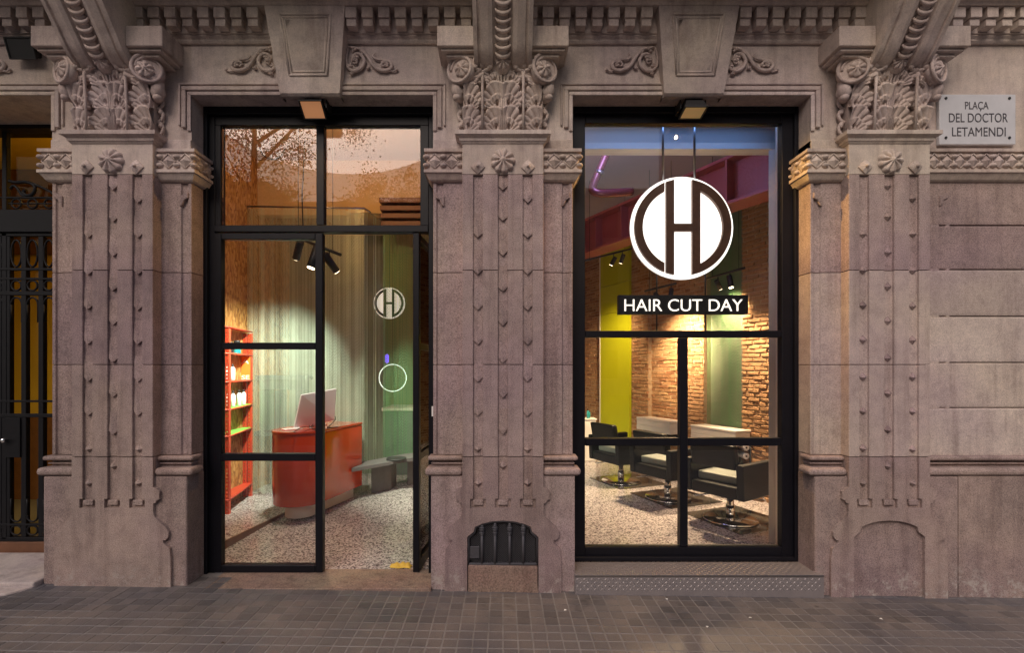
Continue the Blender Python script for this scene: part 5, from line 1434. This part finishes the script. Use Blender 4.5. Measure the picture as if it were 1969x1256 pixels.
# ---- lit logo sign and lettered box in the window
zs_ = D+.46
sgn = thing('lit_logo_sign', 'large round glowing white logo sign with dark H and D monogram hanging in the window', 'sign', P(1311, 438.5, zs_))
logo(sgn, 98.7*zs_/F, 0, 'sign_light', 'wood_dark', .030)
ob('rim', B().tube([(98.9*zs_/F*math.cos(a), .02, 98.9*zs_/F*math.sin(a)) for a in [2*PI*k/64 for k in range(65)]], .004, 6, False).mesh(), 'white_plastic', sgn)
for px in (1277, 1338):
    x = X_(px, zs_)-sgn.location.x
    ob('hanging_rod', B().cyl((x, .03, math.sqrt((98*zs_/F)**2-x*x)-.01), (x, .03, CH-.06-sgn.location.z), .010, 8).mesh(), 'brushed_steel', sgn)
wb_ = thing('lettered_sign_box', 'long black sign box with glowing white capital letters below the big round logo', 'sign', P(1314, 586, zs_))
kx = zs_/F
ob('box', bx(-125*kx, 125*kx, 0, .05, -18.5*kx, 18.5*kx, .003, 1), 'black_plastic', wb_)
letters('HAIR CUT DAY', 24*kx, .006, 'letter_light', wb_, 0, -.0065, -12.5*kx, width=227*kx, offset=-.004)
for px in (1265, 1359):
    x = X_(px, zs_)-wb_.location.x
    ob('rod', B().cyl((x, .03, 18.6*kx), (x, .03, 60*kx), .006, 8).mesh(), 'black_plastic', wb_)
    ob('rod', B().cyl((x, .03, -18.6*kx), (x, .03, -58*kx), .006, 8).mesh(), 'black_plastic', wb_)

# ================================================================== ACROSS THE STREET (seen in the glass)
def tree(x, y, h, cr, seed, lab, mat):
    random.seed(seed)
    r = thing('street_tree', lab, 'tree', (x, y, -.3), 0, 'plane trees across the street')
    tb = B().tube([(0, 0, 0), (.05, 0, h*.3), (-.05, .05, h*.6), (0, 0, h*.85)], [.22, .17, .11, .04], 10)
    for k in range(9):
        a = random.random()*2*PI; z = h*(.32+.06*k)
        tb.tube([(0, 0, z), (math.cos(a)*cr*.5, math.sin(a)*cr*.5, z+h*.08), (math.cos(a)*cr*.9, math.sin(a)*cr*.9, z+h*.18)], [.07, .045, .015], 6)
    ob('trunk', tb.mesh(), 'bark', r)
    cb_ = B()
    clumps = [(random.gauss(0, .38)*cr, random.gauss(0, .38)*cr, h*(.42+.55*random.random())) for _ in range(60)]
    for (a, b2, c2) in clumps:
        rr_ = cr*(.18+.16*random.random())
        for _ in range(300):
            v = Vector((random.gauss(0, 1), random.gauss(0, 1), random.gauss(0, .8)))*rr_*.44+Vector((a, b2, c2))
            u = Vector((random.gauss(0, 1), random.gauss(0, 1), random.gauss(0, 1))).normalized()*.052; w2 = u.cross(Vector((random.random(), random.random(), random.random()))).normalized()*.036
            cb_.add([v-u, v-w2, v+u, v+w2], [(0, 1, 2, 3)])
    ob('crown', cb_.mesh(), mat, r)
tree(-9.0, -13.5, 15, 4.2, 3, 'tall dense street tree at the far left across the street', 'leaf')
tree(-4.3, -15.0, 9.5, 2.6, 5, 'lower bushy street tree second from the left', 'leaf_dark')
tree(-.5, -16.0, 9.0, 2.8, 9, 'lower bushy street tree straight across from the middle pillar', 'leaf')
tree(9.5, -14.5, 10, 3.4, 11, 'loose street tree at the right across the street', 'leaf_dark')
random.seed(21)
ho = thing('apartment_block', 'tall brown apartment block far right across the street', 'building', (17, -24, -.3))
ob('wall', bx(-6, 12, -6, 0, 0, 19), 'opposite_render', ho)
for (bx_, w_, h_, mt_) in ((-26, 17, 16, 'granite_pale'), (-8.5, 16, 14.5, 'opposite_render'), (8, 14, 15.5, 'granite_pale')):
    lab_ = {-26: 'wide pale apartment block far left across the square', -8.5: 'low brown apartment block across the square behind the trees', 8: 'pale apartment block straight across the square'}[bx_]
    hb_ = thing('apartment_block', lab_, 'building', (bx_, -32, -.3)); ob('wall', bx(-w_/2, w_/2, -6, 0, 0, h_), mt_, hb_)
    for fl__ in range(4):
        for k in range(5):
            ob('window', bx(-.55, .55, -.02, .05, 0, 2.1), 'opposite_window', hb_, (-w_/2+1.8+k*(w_-3.6)/4, .0, 1.3+fl__*3.5))
wn = bx(-.55, .55, -.02, .05, 0, 2.1); sl_ = bx(-.9, .9, 0, .6, -.18, 0)
for fl__ in range(5):
    for k in range(6):
        o = ob('window', wn, 'opposite_window', ho, (-4.6+k*2.9, .0, 1.3+fl__*3.6)); ob('balcony', sl_, 'opposite_render', o, (0, .06, 0))
